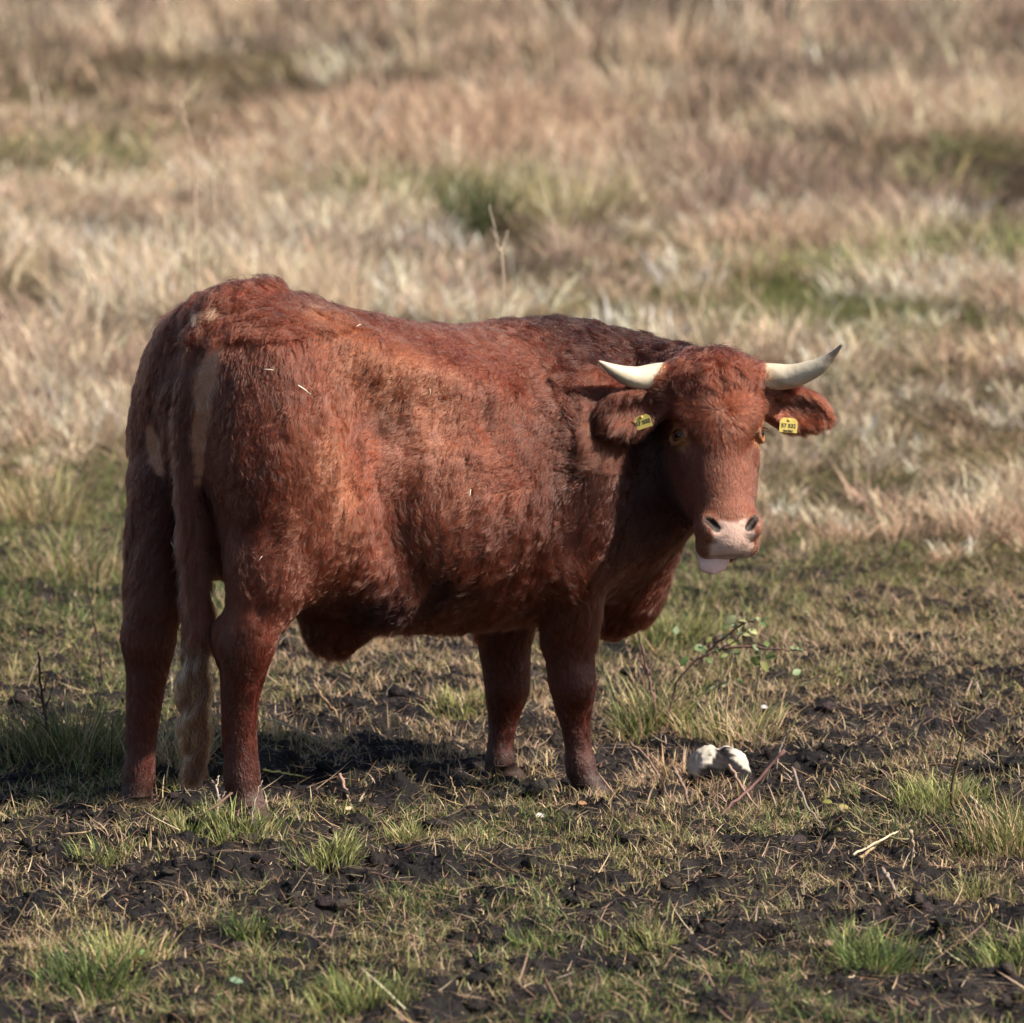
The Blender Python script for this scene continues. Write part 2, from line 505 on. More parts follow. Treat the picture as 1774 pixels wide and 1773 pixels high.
# ------------------------------------------------------------------ ground
FEET = dict(hr=at(427, 1416, -.33), hl=at(236, 1392, -.10), fr=at(1017, 1378, .32), fl=at(866, 1345, .55))
_fz = [(FEET['hr'][:2], FEET['hr'][2]), (FEET['hl'][:2], FEET['hl'][2]), (FEET['fr'][:2], FEET['fr'][2]), (FEET['fl'][:2], FEET['fl'][2])]
def ground_base(x, y):
    x = np.asarray(x, float); y = np.asarray(y, float)
    w = 0.02; z = 0.0 * x
    tot = np.full(np.shape(x), .06)
    for (c, h) in _fz:
        k = np.exp(-((x - c[0]) ** 2 + (y - c[1]) ** 2) / (2 * .30 ** 2))
        z = z + k * h; tot = tot + k
    return z / tot
def wild(x, y):
    """0 on the trampled ground round the bull, 1 in the tall dry grass"""
    e = 5.1 + 1.3 * noise2(x, y, .45, 5) + .9 * noise2(x, y, 1.3, 6) - .25 * np.asarray(x)
    e = e + 2.2 * smooth(-.7, -1.4, np.asarray(x))
    e = e + 9 * np.exp(-(((np.asarray(x) - 1.30) / .70) ** 2 + ((y - 12.6) / 3.0) ** 2))
    return smooth(-2.6, 2.2, y - e)
def ground_z(x, y):
    wl_ = wild(x, y)
    m = 1 - wl_
    b = ground_base(x, y)
    r1 = fbm2(x, y, 2.4, 3, 11)
    r2 = fbm2(x, y, 9.0, 3, 21)
    r3 = 1 - np.abs(noise2(x, y, 16.0, 31)) * 2
    r4 = noise2(x, y, 42.0, 41)
    near = np.ones(np.shape(x))
    for (c, h) in _fz: near = near * (1 - .75 * np.exp(-((x - c[0]) ** 2 + (y - c[1]) ** 2) / (2 * .10 ** 2)))
    z = b + m * near * (.030 * r1 + .040 * r2 + .018 * r3 + .011 * r4)
    z = z + wl_ * (.05 * fbm2(x, y, .9, 3, 51) + .09 * noise2(x, y, .16, 61) * smooth(4, 14, np.asarray(y)))
    for (c, h) in _fz:
        rr = np.sqrt((x - c[0]) ** 2 + (y - c[1]) ** 2)
        z = z + .016 * np.exp(-((rr - .12) / .04) ** 2) * (1 + noise2(x, y, 14, 71)) - .010 * np.exp(-(rr / .07) ** 2)
    # the churned hole beside the hind foot
    c = at(535, 1325, .12)
    rr = np.sqrt(((x - c[0]) / 1.3) ** 2 + ((y - c[1]) / 1.6) ** 2)
    z = z - .07 * np.exp(-(rr / .09) ** 2) + .045 * np.exp(-((rr - .19) / .06) ** 2) * (y > c[1])
    return z
def axis(lo_f, hi_f, step, far, grow=1.06):
    a = list(np.arange(lo_f, hi_f, step)); s = step; v = a[-1]
    up = []
    while v < far: s *= grow; v += s; up.append(v)
    s = step; v = a[0]; dn = []
    while v > -far: s *= grow; v -= s; dn.append(v)
    return np.array(dn[::-1] + a + up)
gx = axis(-1.9, 1.9, .013, 900); gy = axis(-3.0, 3.6, .015, 900, 1.03)
GX, GY = np.meshgrid(gx, gy, indexing='ij')
GZ = ground_z(GX, GY)
nx, ny = GX.shape
ii = np.arange(nx * ny).reshape(nx, ny)
Q = np.stack([ii[:-1, :-1], ii[1:, :-1], ii[1:, 1:], ii[:-1, 1:]], -1).reshape(-1, 4)
V = np.stack([GX, GY, GZ], -1).reshape(-1, 3)
WG = wild(GX, GY)
def lerp(a, b, t):
    t = np.asarray(t)[..., None]
    return np.asarray(a) * (1 - t) + np.asarray(b) * t
mudc = lerp((.0075, .0065, .0075), (.020, .016, .015), smooth(-.5, .6, fbm2(GX, GY, 5, 3, 81)))
dry = lerp((.045, .033, .024), (.12, .09, .06), smooth(-.5, .5, fbm2(GX, GY, 1.2, 3, 91)))
glade = np.exp(-(((GX - 1.3) / .9) ** 2 + ((GY - 12.6) / 3.6) ** 2))[..., None]
mudc = mudc * (1 - glade) + np.array((.035, .036, .018)) * glade
gcol = (mudc * (1 - WG[..., None]) + dry * WG[..., None]).reshape(-1, 3)
ground = mesh_np('ground', V, None, mat_tint('churned_mud', rough=.8, spec=.15, bump=.024, nscale=48), quads=Q, cols=gcol)
tag(ground, 'dark churned mud under short grass in front and dry pasture behind', kind='structure')

# ------------------------------------------------------------------ grass blades
mat_grass = mat_tint('grass_blade', rough=.65, spec=.25, trans=.3)
def blades(roots, length, width, az, lean, curl, col, seg=3, facing=None, twist=1.2, dark=.55):
    """flat tapering blades; az = heading of the lean, lean = start angle from upright, curl = how much it bends over"""
    n = len(roots)
    length = np.broadcast_to(length, n); width = np.broadcast_to(width, n)
    lean = np.broadcast_to(lean, n); curl = np.broadcast_to(curl, n)
    P = np.array(roots, float); lv = []
    hd = np.stack([np.cos(az), np.sin(az), 0 * az], 1)
    fz = rng.random(n) * 2 * PI if facing is None else facing
    sd0 = np.stack([np.cos(fz), np.sin(fz), 0 * fz], 1)
    for i in range(seg + 1):
        t = i / seg
        a = lean + curl * t
        d = hd * np.sin(a)[:, None] + np.array((0, 0, 1.0)) * np.cos(a)[:, None]
        lv.append(P.copy())
        P = P + d * (length / seg)[:, None]
    V = np.empty((n, 2 * seg + 1, 3), np.float32); C = np.empty((n, 2 * seg + 1, 3), np.float32)
    for i in range(seg):
        t = i / seg
        w = (width * .5 * (1 - t ** 2 * .75))[:, None]
        V[:, 2 * i] = lv[i] - sd0 * w; V[:, 2 * i + 1] = lv[i] + sd0 * w
    V[:, 2 * seg] = lv[seg]
    C[:] = col[:, None, :]
    m = 2 * seg + 1
    b = (np.arange(n) * m)[:, None]
    Qs = np.concatenate([b + np.array((2 * i, 2 * i + 1, 2 * i + 3, 2 * i + 2)) for i in range(seg - 1)], 0) if seg > 1 else np.zeros((0, 4), int)
    Ts = b + np.array((2 * seg - 2, 2 * seg - 1, 2 * seg))
    return V.reshape(-1, 3), Qs, Ts, C.reshape(-1, 3)
def blade_object(name, sets, mat, parent=None):
    Vs, Qs, Ts, Cs = [], [], [], []; n = 0
    for V, Q, T, C in sets:
        Vs.append(V); Qs.append(Q + n); Ts.append(T + n); Cs.append(C); n += len(V)
    return mesh_np(name, np.concatenate(Vs), None, mat, parent, smooth=False, quads=np.concatenate(Qs), tris=np.concatenate(Ts), cols=np.concatenate(Cs))
def pick(pal, n, w=None, jit=.25):
    pal = np.array(pal, float)
    c = pal[rng.choice(len(pal), n, p=None if w is None else np.array(w) / sum(w))]
    return np.clip(c * (1 + jit * rng.normal(size=(n, 1))) * (1 + .06 * rng.normal(size=(n, 3))), .01, .8)
STRAW = [(.50, .37, .22), (.40, .28, .17), (.58, .45, .30), (.34, .22, .14), (.44, .33, .23)]
GREEN = [(.075, .115, .03), (.115, .155, .045), (.17, .20, .07), (.05, .085, .03)]
OLIVE = [(.20, .20, .07), (.27, .25, .10), (.15, .15, .05), (.34, .30, .15)]
BROWN = [(.16, .10, .06), (.22, .15, .09), (.12, .08, .055)]

def scatter_view(n, y0, y1, margin=.6, power=1.0):
    """random spots on the strip of field the lens and a step to either side can see"""
    y = y0 + (y1 - y0) * rng.random(n) ** power
    half = (y + 16) * TANH + margin + np.maximum(y - 2, 0) * .085
    x = (rng.random(n) * 2 - 1) * half
    return x, y

# short trampled grass and straw litter round the bull
def cover(x, y):
    c = .45 * fbm2(x, y, 2.1, 3, 111) + .75 * fbm2(x, y, 6.5, 3, 121) + .35 * noise2(x, y, 24, 123)
    c = c + .34 * smooth(1.2, 3.4, y) + .06
    c = c - .55 * np.exp(-(((x + .55) / .5) ** 2 + ((y - .15) / .28) ** 2)) - .30 * np.exp(-(((x - 1.0) / .8) ** 2 + ((y - 1.0) / .5) ** 2))
    c = c - .20 * np.exp(-((y + 1.15) / .35) ** 2) * (x < 1.2) - .12 * np.exp(-((y + 1.9) / .35) ** 2) * (x > -.2)
    return c
def greenness(x, y):
    return fbm2(x, y, 1.3, 3, 131) + .38 * smooth(-.8, -2.2, y) + .35 * np.exp(-(((x + 1.2) / .45) ** 2 + ((y - .9) / 1.2) ** 2)) + .28 * smooth(1.8, 3.5, y) - .12 * smooth(.2, 1.2, y) + .5 * np.exp(-(((x + 1.6) / .7) ** 2 + ((y - 4.5) / 3) ** 2))
def bigwarm(x, y):
    return smooth(1.0, 3.2, y)
x, y = scatter_view(430000, -3.2, 8.5, .5)
cv = cover(x, y); w = wild(x, y)
keep = rng.random(len(x)) < np.clip(smooth(-.20, .46, cv) * (1 - w * .5) + .04, 0, 1)
x, y, cv = x[keep], y[keep], cv[keep]
n = len(x)
g = greenness(x, y) + .25 * rng.normal(size=n)
col = np.where((g > .42)[:, None], pick(GREEN, n), np.where((g > -.12)[:, None], pick(OLIVE, n), pick(STRAW, n)))
dead = rng.random(n) < .22; col[dead] = pick(STRAW + BROWN, dead.sum())
lf = .018 + .045 * rng.random(n) ** 1.6 * (1 + .6 * smooth(.2, .8, cv)) + .02 * (g > .5) * rng.random(n)
roots = np.stack([x, y, ground_z(x, y) - .004], 1)
gn = 16000
qx = 1.3 + .85 * rng.normal(size=gn) * .6; qy = 12.4 + 3.4 * rng.normal(size=gn) * .5
glade_set = blades(np.stack([qx, qy, ground_z(qx, qy) - .004], 1), .05 + .08 * rng.random(gn), .006, rng.random(gn) * 2 * PI, rng.random(gn) * .8, .3 + rng.random(gn), pick(GREEN + OLIVE[:2] + OLIVE, gn), 2)
tag(blade_object('short_grass', [blades(roots, lf, .0019 + .0018 * rng.random(n), rng.random(n) * 2 * PI, rng.random(n) * .9, .3 + rng.random(n) * 1.3, col, 3), glade_set], mat_grass),
    'short trampled olive and yellow grass growing in patches on dark mud', kind='stuff')
# litter: broken straw lying about, and longer dead stalks
sn = 3000
x, y = scatter_view(sn, -3.2, 4.6, .5)
stalks = blades(np.stack([x, y, ground_z(x, y) + .006], 1), .05 + .11 * rng.random(sn) ** 2, .0028 + .002 * rng.random(sn), rng.random(sn) * 2 * PI, .75 + .8 * rng.random(sn) ** .6, rng.normal(size=sn) * .3, pick(STRAW + BROWN + [(.30, .20, .15)], sn), 3)
x, y = scatter_view(95000, -3.2, 6.0, .5)
k = rng.random(len(x)) < np.clip(.40 + .7 * smooth(-.3, .3, cover(x, y)), 0, 1); x, y = x[k], y[k]; n = len(x)
roots = np.stack([x, y, ground_z(x, y) + .004 + .012 * rng.random(n)], 1)
tag(blade_object('straw_litter', [blades(roots, .015 + .075 * rng.random(n) ** 2.2, .0016 + .0022 * rng.random(n), rng.random(n) * 2 * PI, 1.25 + .35 * rng.random(n), rng.normal(size=n) * .35, pick(STRAW + BROWN + BROWN, n), 2), stalks], mat_grass),
    'broken pale straw and dead stems littering the trampled mud', kind='stuff')

# soil crumbs
x, y = scatter_view(9000, -3.2, 3.6, .4)
k = rng.random(len(x)) < np.clip(1 - smooth(-.3, .35, cover(x, y)), .05, 1); x, y = x[k], y[k]; n = len(x)
base = nrm(np.array([(1, 0, 0), (-1, 0, 0), (0, 1, 0), (0, -1, 0), (0, 0, 1), (0, 0, -1)], float))
tri = np.array([(0, 2, 4), (2, 1, 4), (1, 3, 4), (3, 0, 4), (2, 0, 5), (1, 2, 5), (3, 1, 5), (0, 3, 5)])
sz = .003 + .008 * rng.random(n) ** 3
Vc = base[None] * sz[:, None, None] * (.6 + .8 * rng.random((n, 6, 3))) + np.stack([x, y, ground_z(x, y) + sz * .3], 1)[:, None]
cc = np.repeat(pick([(.016, .013, .013), (.03, .024, .021), (.010, .008, .009)], n), 6, 0)
tag(mesh_np('soil_crumbs', Vc.reshape(-1, 3), None, bpy.data.materials['churned_mud'], tris=(np.arange(n)[:, None, None] * 6 + tri[None]).reshape(-1, 3), cols=cc, smooth=True),
    'small dark crumbs of soil kicked up over the mud', kind='stuff')

# clods: rough lumps of turned soil
bmc = bmesh.new(); bmesh.ops.create_icosphere(bmc, subdivisions=2, radius=1.0)
iv = np.array([v.co[:] for v in bmc.verts]); it = np.array([[v.index for v in f.verts] for f in bmc.faces]); bmc.free()
x, y = scatter_view(4200, -3.2, 4.2, .4)
k = rng.random(len(x)) < np.clip(1 - smooth(-.35, .25, cover(x, y)), .03, 1); x, y = x[k], y[k]; n = len(x)
sz = .007 + .022 * rng.random(n) ** 2.5
Vc = iv[None] * sz[:, None, None] * (.6 + .7 * rng.random((n, 1, 3))) * np.array((1, 1, .75))
ctr = np.stack([x, y, ground_z(x, y) + sz * .15], 1)[:, None]
fl = (Vc + ctr).reshape(-1, 3)
bump_ = (1 + .45 * noise3(fl, 90, 281) + .3 * noise3(fl, 200, 282)).reshape(n, -1, 1)
Vc = Vc * bump_ + ctr
cc = np.repeat(pick([(.018, .014, .014), (.032, .025, .022), (.011, .009, .010)], n), len(iv), 0)
tag(mesh_np('soil_clods', Vc.reshape(-1, 3), None, bpy.data.materials['churned_mud'], tris=(np.arange(n)[:, None, None] * len(iv) + it[None]).reshape(-1, 3), cols=cc, smooth=False),
    'rough black clods of soil turned up by hooves', kind='stuff')

# the dry pasture behind: tussock after tussock of pale dead grass
def pasture(count, y0, y1, power, blades_per, rad, hgt, wid, seg, name, label, margin):
    tx, ty = scatter_view(count, y0, y1, margin, power)
    wv = wild(tx, ty)
    gap = smooth(-.42, .05, noise2(tx, ty, .55, 271) + .35 * noise2(tx, ty, 1.6, 272))
    k = rng.random(count) < wv * (.06 + .94 * gap); tx, ty = tx[k], ty[k]; m = len(tx)
    kind = noise2(tx, ty, .23, 201) + .8 * noise2(tx, ty, .7, 211) + .25 * rng.normal(size=m)
    gr = noise2(tx, ty, .16, 221) + .6 * noise2(tx, ty, .5, 231) + .010 * (ty - 14) - .08 * (tx > 0)
    big = np.clip(.50 + .60 * noise2(tx, ty, .9, 241) + .45 * noise2(tx, ty, .35, 242) + .75 * rng.random(m) ** 1.5, .15, 1.9) * (.35 + .65 * smooth(.0, .95, wild(tx, ty)))
    pinkp = np.array([(.48, .33, .23), (.38, .26, .18), (.58, .42, .30)])
    palep = np.array([(.64, .50, .35), (.56, .43, .30), (.68, .56, .41)])
    greyp = np.array([(.38, .27, .20), (.30, .21, .16), (.46, .35, .27)])
    grnp = np.array([(.24, .22, .10), (.17, .19, .08), (.30, .25, .12)])
    cols = np.empty((m, 3))
    for i in range(3):
        pass
    ch = rng.integers(0, 3, m)
    cols = np.where((kind > .30)[:, None], pinkp[ch], np.where((kind > -.25)[:, None], palep[ch], greyp[ch]))
    cols = np.where((kind < -.62)[:, None], greyp[ch] * .45, cols)
    cols = np.where((gr > .52)[:, None], grnp[ch], cols)
    dim = 1.20 - .40 * smooth(9, 36, ty)  # far tussocks painted darker, imitating the lens's fall-off of light
    cols = cols * dim[:, None] * (1 + .28 * rng.normal(size=(m, 1))).clip(.45, 1.5)
    nb = np.maximum(3, (blades_per * (.6 + .8 * rng.random(m))).astype(int))
    id_ = np.repeat(np.arange(m), nb); n = len(id_)
    az = rng.random(n) * 2 * PI; rr = rad * big[id_] * np.sqrt(rng.random(n)) * .6
    rx = tx[id_] + rr * np.cos(az); ry = ty[id_] + rr * np.sin(az)
    az2 = az + rng.normal(size=n) * .8 + np.where(rng.random(n) < .3, rng.random(n) * 6, 0)
    # the whole field leans a little with the wind and lies flattened in places
    flat = smooth(.1, .6, noise2(tx, ty, .33, 251))[id_]
    lean = .10 + .75 * rng.random(n) ** 1.2 + .6 * flat * rng.random(n)
    curl = .4 + 1.7 * rng.random(n) ** 1.4 + .5 * flat
    L_ = hgt * big[id_] * (.35 + .75 * rng.random(n))
    c = cols[id_] * (1 + .22 * rng.normal(size=(n, 1))) * (1 + .05 * rng.normal(size=(n, 3)))
    old = rng.random(n) < .18; c[old] *= .35
    c = np.clip(c, .02, .78)
    roots = np.stack([rx, ry, ground_z(rx, ry) - .01], 1)
    wdt = wid * (.6 + .8 * rng.random(n)) * (1 + (ry - y0) / (y1 - y0) * .6)
    tag(blade_object(name, [blades(roots, L_, wdt, az2, lean, curl, c, seg)], mat_grass), label, kind='stuff')
    return n
pasture(3300, 2.6, 9.5, 1.0, 85, .22, .24, .0034, 3, 'dry_grass', 'pale dry grass in dense tussocks behind the bull', .8)
pasture(4700, 9.0, 24, .9, 60, .32, .34, .0062, 3, 'pasture_grass', 'tan and pinkish brown tussocks of dead grass across the pasture', 1.2)
pasture(5200, 23, 75, .85, 38, .55, .50, .014, 2, 'distant_grass', 'blurred brown and olive tussocks at the far side of the pasture', 2.5)
# an undergrowth of flattened dead grass between the tussocks
x, y = scatter_view(270000, 1.6, 30, 1.0, 1.5)
k = rng.random(len(x)) < wild(x, y); x, y = x[k], y[k]; n = len(x)
roots = np.stack([x, y, ground_z(x, y)], 1)
gcl = pick(STRAW + BROWN + BROWN + OLIVE, n, jit=.35) * (.48 + .35 * noise2(x, y, .8, 261))[:, None]
gcl = np.clip(gcl, .02, .7)
tag(blade_object('matted_grass', [blades(roots, (.06 + .14 * rng.random(n)) * (1 + y / 30), .004 + y * .0003, rng.random(n) * 2 * PI, .9 + .6 * rng.random(n), rng.random(n) * .7, gcl, 2)], mat_grass),
    'matted flattened straw lying between the dry tussocks', kind='stuff')

# ------------------------------------------------------------------ the bull
t_b = time.time()
bull = empty('bull', tuple(BO))
tag(bull, 'shaggy red brown bull with white horns and yellow ear tags looking at the camera', 'bull')
BINV = Vector(-BO)
def to_bull(V): return np.asarray(V) - BO

Fb = make_field((-1.35, -.75, -.05), (1.1, 1.05, 1.5), .009, False)
Xb, Qb = surface_nets(Fb.V, Fb.lo, Fb.h); del Fb
hb_lo, hb_hi = (-.03, -.235, -.36), (.60, .05, .36)
Hc = [head(a, b, c) for a in (hb_lo[0], hb_hi[0]) for b in (hb_lo[1], hb_hi[1]) for c in (hb_lo[2], hb_hi[2])]
Fh = Field(np.min(Hc, 0) - .01, np.max(Hc, 0) + .01, .0042); build_field(Fh, True)
Xh, Qh = surface_nets(Fh.V, Fh.lo, Fh.h); del Fh
def hcoord(P):
    q = P - HO
    return q @ HD, q @ HN, q @ HS
def in_head(P, m=0.0):
    d, n_, s_ = hcoord(P)
    return (d > hb_lo[0] - m) & (n_ > hb_lo[1] - m) & (np.abs(s_) < hb_hi[2] + m)
hin = in_head(Xh, 0)
Qh = Qh[hin[Qh].all(1)]
bin_ = in_head(Xb, -.014)
Qb = Qb[~bin_[Qb].all(1)]
def compact(X, Q):
    u = np.zeros(len(X), bool); u[Q] = True
    m = np.cumsum(u) - 1
    return X[u], m[Q]
Xb, Qb = compact(Xb, Qb); Xh, Qh = compact(Xh, Qh)
XB = np.concatenate((Xb, Xh)); QB = np.concatenate((Qb, Qh + len(Xb)))
# drop loose scraps and dress the surface with the folds of the hide
def vnormals(X, Q):
    a = X[Q[:, 2]] - X[Q[:, 0]]; b = X[Q[:, 3]] - X[Q[:, 1]]
    fn = np.cross(a, b); N = np.zeros_like(X)
    for i in range(4): np.add.at(N, Q[:, i], fn)
    return nrm(N)
NB = vnormals(XB, QB)
SUB = dict()
def bcoord(P):
    q = P - BO
    return q @ BF, q @ BL, q[:, 2]
sB, lB, zB = bcoord(XB)
dH, nH, sH = hcoord(XB)
headness = smooth(-.20, -.13, nH) * smooth(-.04, .02, dH) * (np.abs(sH) < .37) * smooth(.62, .58, dH)
legness = smooth(.62, .48, zB) * (1 - headness)
hide = (.009 * noise3(XB, 6.5, 301) + .006 * noise3(XB * np.array((1.3, 1.3, .6)), 17, 302) + .003 * noise3(XB, 38, 303)) * (1 - headness) * (1 - .8 * legness)
XB = XB + NB * hide[:, None]

# ---- colour of the hide and of the hair
bvh = BVHTree.FromPolygons([tuple(v) for v in XB], [tuple(int(i) for i in q) for q in QB])
def hit(px, py):
    loc, nor, idx, dist = bvh.ray_cast(Vector(CAM), Vector(ray(px, py)))
    return None if loc is None else (np.array(loc), np.array(nor))
RED = np.array((.098, .0235, .0115))
def spot(P, px, py, rad, stretch=1.0):
    h_ = hit(px, py)
    if h_ is None: return np.zeros(len(P))
    q = (P - h_[0]); q = q.copy(); q[:, 2] /= stretch
    return smooth(rad, rad * (.65 if rad < .05 else .1), np.linalg.norm(q, axis=1) + .012 * noise3(P, 24, 311) + rad * .25 * noise3(P, 9, 312))
STRIPS = []
for path, r in (([(378, 598), (358, 640), (350, 700), (347, 770), (345, 835)], (.034, .050, .046, .036, .018)), ([(262, 742), (267, 775), (278, 815)], (.030, .038, .018))):
    pp = bez([(a, b, 0) for a, b in path], 14); rr_ = np.interp(np.linspace(0, 1, 14), np.linspace(0, 1, len(r)), r)
    for q, r_ in zip(pp, rr_):
        h_ = hit(q[0], q[1])
        if h_ is not None: STRIPS.append((h_[0], r_))
def coat_colour(P, N):
    s_, l_, z_ = bcoord(P); d_, n_, hs_ = hcoord(P)
    hd = smooth(-.16, -.12, n_) * smooth(-.04, .02, d_) * (np.abs(hs_) < .37) * smooth(.62, .58, d_)
    c = np.tile(RED, (len(P), 1))
    f = noise3(P, 5, 321) * .5 + noise3(P, 13, 322) * .5
    c *= (1 + .22 * f + .30 * noise3(P, 2.6, 323))[:, None]
    # worn loin and haunch, with sunlight painted in as lighter colour
    for (px, py, r, st, k) in ((640, 590, .26, 1.2, .50), (720, 660, .22, 1.3, .35), (565, 820, .17, 1.6, .55), (600, 880, .12, 1.4, .3), (560, 548, .06, .7, .8), (780, 800, .2, 1.6, .20)):
        c = c + (np.array((.185, .060, .028)) - c) * (spot(P, px, py, r, st) * k)[:, None]
    # darker crest, chest and belly, darker socks
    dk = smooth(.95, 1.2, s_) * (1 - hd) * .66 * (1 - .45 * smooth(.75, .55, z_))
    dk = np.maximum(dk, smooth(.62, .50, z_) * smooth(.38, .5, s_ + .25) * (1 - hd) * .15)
    for (px, py, r, st, k) in ((660, 728, .12, .8, .55), (470, 640, .16, 1., .30), (440, 850, .13, 1.3, .3), (430, 1100, .05, 1, .25), (700, 1040, .36, .45, .8), (980, 820, .40, 1.2, .55), (870, 740, .12, 1, .3), (250, 900, .25, 1.6, .3)):  # shade painted on flank hollow, belly, shoulder and left rump, among darker hair
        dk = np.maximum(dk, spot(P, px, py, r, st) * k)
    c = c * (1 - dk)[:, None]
    sock = smooth(.55, .35, z_)[:, None] * (1 - hd[:, None]) * (s_ < 1.5)[:, None]
    c = c * (1 - sock * np.array((.30, .42, .38)))
    c = c * (1 + hd[:, None] * smooth(.06, .2, d_)[:, None] * np.array((.35, .42, .30)))
    # bare buff skin either side of the tail and at its root
    b = np.zeros(len(P))
    for (px, py, r, st) in ((380, 542, .020, 1), (366, 580, .016, 1.2), (560, 540, .022, .5)):
        b = np.maximum(b, spot(P, px, py, r, st))
    nz_ = .010 * noise3(P, 30, 341)
    for q, r_ in STRIPS: b = np.maximum(b, smooth(r_, r_ * .6, np.linalg.norm(P - q, axis=1) + nz_))
    c = c * (1 - b)[:, None] + np.array((.36, .160, .088)) * b[:, None]
    # pale tan ring round each eye, pink muzzle, darker hollows of the ears
    for sd in (-1, 1):
        e = np.linalg.norm(P - head(.204, -.050, sd * .112), axis=1)
        w = smooth(.052, .028, e) * .9
        c = c * (1 - w)[:, None] + np.array((.25, .105, .042)) * w[:, None]
    mz = smooth(.425, .455, d_) * hd
    mz2 = mz * smooth(.008, -.008, .006 * noise3(P, 60, 334) + np.abs(hs_) - np.interp(d_, [.44, .47, .495, .53], [.030, .040, .058, .060])) * smooth(-.115, -.09, n_) * smooth(.448, .462, d_ - .012 * np.cos(hs_ * 40))
    c = c * (1 - .6 * mz)[:, None] + np.array((.20, .08, .045)) * (.6 * mz)[:, None]
    pk = np.array((.57, .39, .32)); sp = smooth(.25, .5, noise3(P, 70, 331)) * .35 + smooth(.0, .3, -np.linalg.norm(P - head(.515, -.05, .005), axis=1) + .035 + .008 * noise3(P, 50, 5)) * 2
    c = c * (1 - mz2)[:, None] + (pk * (1 - np.clip(sp, 0, .6))[:, None]) * mz2[:, None]
    return np.clip(c, .004, .8), b, mz2, hd
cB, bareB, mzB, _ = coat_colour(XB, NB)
# colour darkened inside the nostril slits
for sd in (-1, 1):
    e = np.abs(nrm(head(.484, -.008, sd * .046) - head(.458, -.012, sd * .066)) @ (XB - head(.471, -.010, sd * .056)).T)
    r_ = np.linalg.norm(XB - head(.471, -.010, sd * .056), axis=1)
    A0, A1 = head(.455, -.012, sd * .066), head(.482, -.008, sd * .044)
    tt_ = np.clip(((XB - A0) @ (A1 - A0)) / ((A1 - A0) @ (A1 - A0)), 0, 1)
    r_ = np.linalg.norm(XB - A0 - tt_[:, None] * (A1 - A0), axis=1)
    w = smooth(.0135, .0105, r_) * .93
    cB = cB * (1 - w)[:, None]
zmud = smooth(.11, .03, XB[:, 2] - ground_base(XB[:, 0], XB[:, 1]))
cB = cB * (1 - .6 * zmud)[:, None]
m_hide = mat_tint('hide', rough=.6, spec=.3, bump=.0015, nscale=160)
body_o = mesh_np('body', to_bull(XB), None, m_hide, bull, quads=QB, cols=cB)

# ---- hair
def hair_mat(name, rough=.27, radial=.40, coat_=0.0):
    m = bpy.data.materials.new(name); m.use_nodes = True
    N = m.node_tree.nodes; L = m.node_tree.links
    N.remove(N['Principled BSDF'])
    h = N.new('ShaderNodeBsdfHairPrincipled'); h.model = 'CHIANG'; h.parametrization = 'COLOR'
    a = N.new('ShaderNodeAttribute'); a.attribute_name = 'tint'
    L.new(a.outputs['Color'], h.inputs['Color'])
    h.inputs['Roughness'].default_value = rough
    h.inputs['Radial Roughness'].default_value = radial
    h.inputs['IOR'].default_value = 1.42
    L.new(h.outputs[0], N['Material Output'].inputs['Surface'])
    return m
m_hair = hair_mat('coat_hair')
def hair_object(name, P, rad, col, mat, parent):
    """P (n, k, 3) world points; rad (n, k)"""
    n, k, _ = P.shape
    hc = bpy.data.hair_curves.new(name)
    hc.add_curves([k] * n)
    hc.points.foreach_set('position', (P - BO).astype(np.float32).ravel())
    ra = hc.attributes.get('radius') or hc.attributes.new('radius', 'FLOAT', 'POINT')
    ra.data.foreach_set('value', rad.astype(np.float32).ravel())
    pt = np.ndim(col) == 3
    t = hc.attributes.new('tint', 'FLOAT_COLOR', 'POINT' if pt else 'CURVE')
    c = np.ones((n * k if pt else n, 4), np.float32); c[:, :3] = np.reshape(col, (-1, 3))
    t.data.foreach_set('color', c.ravel())
    hc.materials.append(mat)
    o = bpy.data.objects.new(name, hc); link(o); o.parent = parent
    return o
def sample_surface(X, Q, N, n, wfun=None):
    T = np.concatenate((Q[:, [0, 1, 2]], Q[:, [0, 2, 3]]))
    a, b, c = X[T[:, 0]], X[T[:, 1]], X[T[:, 2]]
    ar = np.linalg.norm(np.cross(b - a, c - a), axis=1)
    if wfun is not None: ar = ar * wfun((a + b + c) / 3, nrm(N[T].mean(1)))
    cs = np.cumsum(ar); k = np.searchsorted(cs, rng.random(n) * cs[-1])
    k = np.clip(k, 0, len(T) - 1)
    u = rng.random((n, 2)); f = u.sum(1) > 1; u[f] = 1 - u[f]
    P = a[k] + (b - a)[k] * u[:, :1] + (c - a)[k] * u[:, 1:]
    Nn = nrm(N[T[k]].mean(1))
    return P, Nn
def near_weight(P, N):
    d_, n_, hs_ = hcoord(P)
    w = np.where((N @ nrm(CAM - np.array((0, 0, .8)))) > -.35, 1.0, .30)
    w = w * np.where(in_head(P) & (n_ > -.16), 2.4, 1.0)
    # none on the muzzle, the eyes, inside the mouth or under the soil
    mz = (d_ > .448) & (np.abs(hs_) < np.interp(d_, [.44, .47, .495, .53], [.062, .066, .062, .064])) & (n_ > -.118)
    w = w * ~mz
    for sd in (-1, 1):
        w = w * (np.linalg.norm(P - head(.202, -.050, sd * .113), axis=1) > .033)
    w = w * (P[:, 2] > ground_base(P[:, 0], P[:, 1]) - .02)
    return w
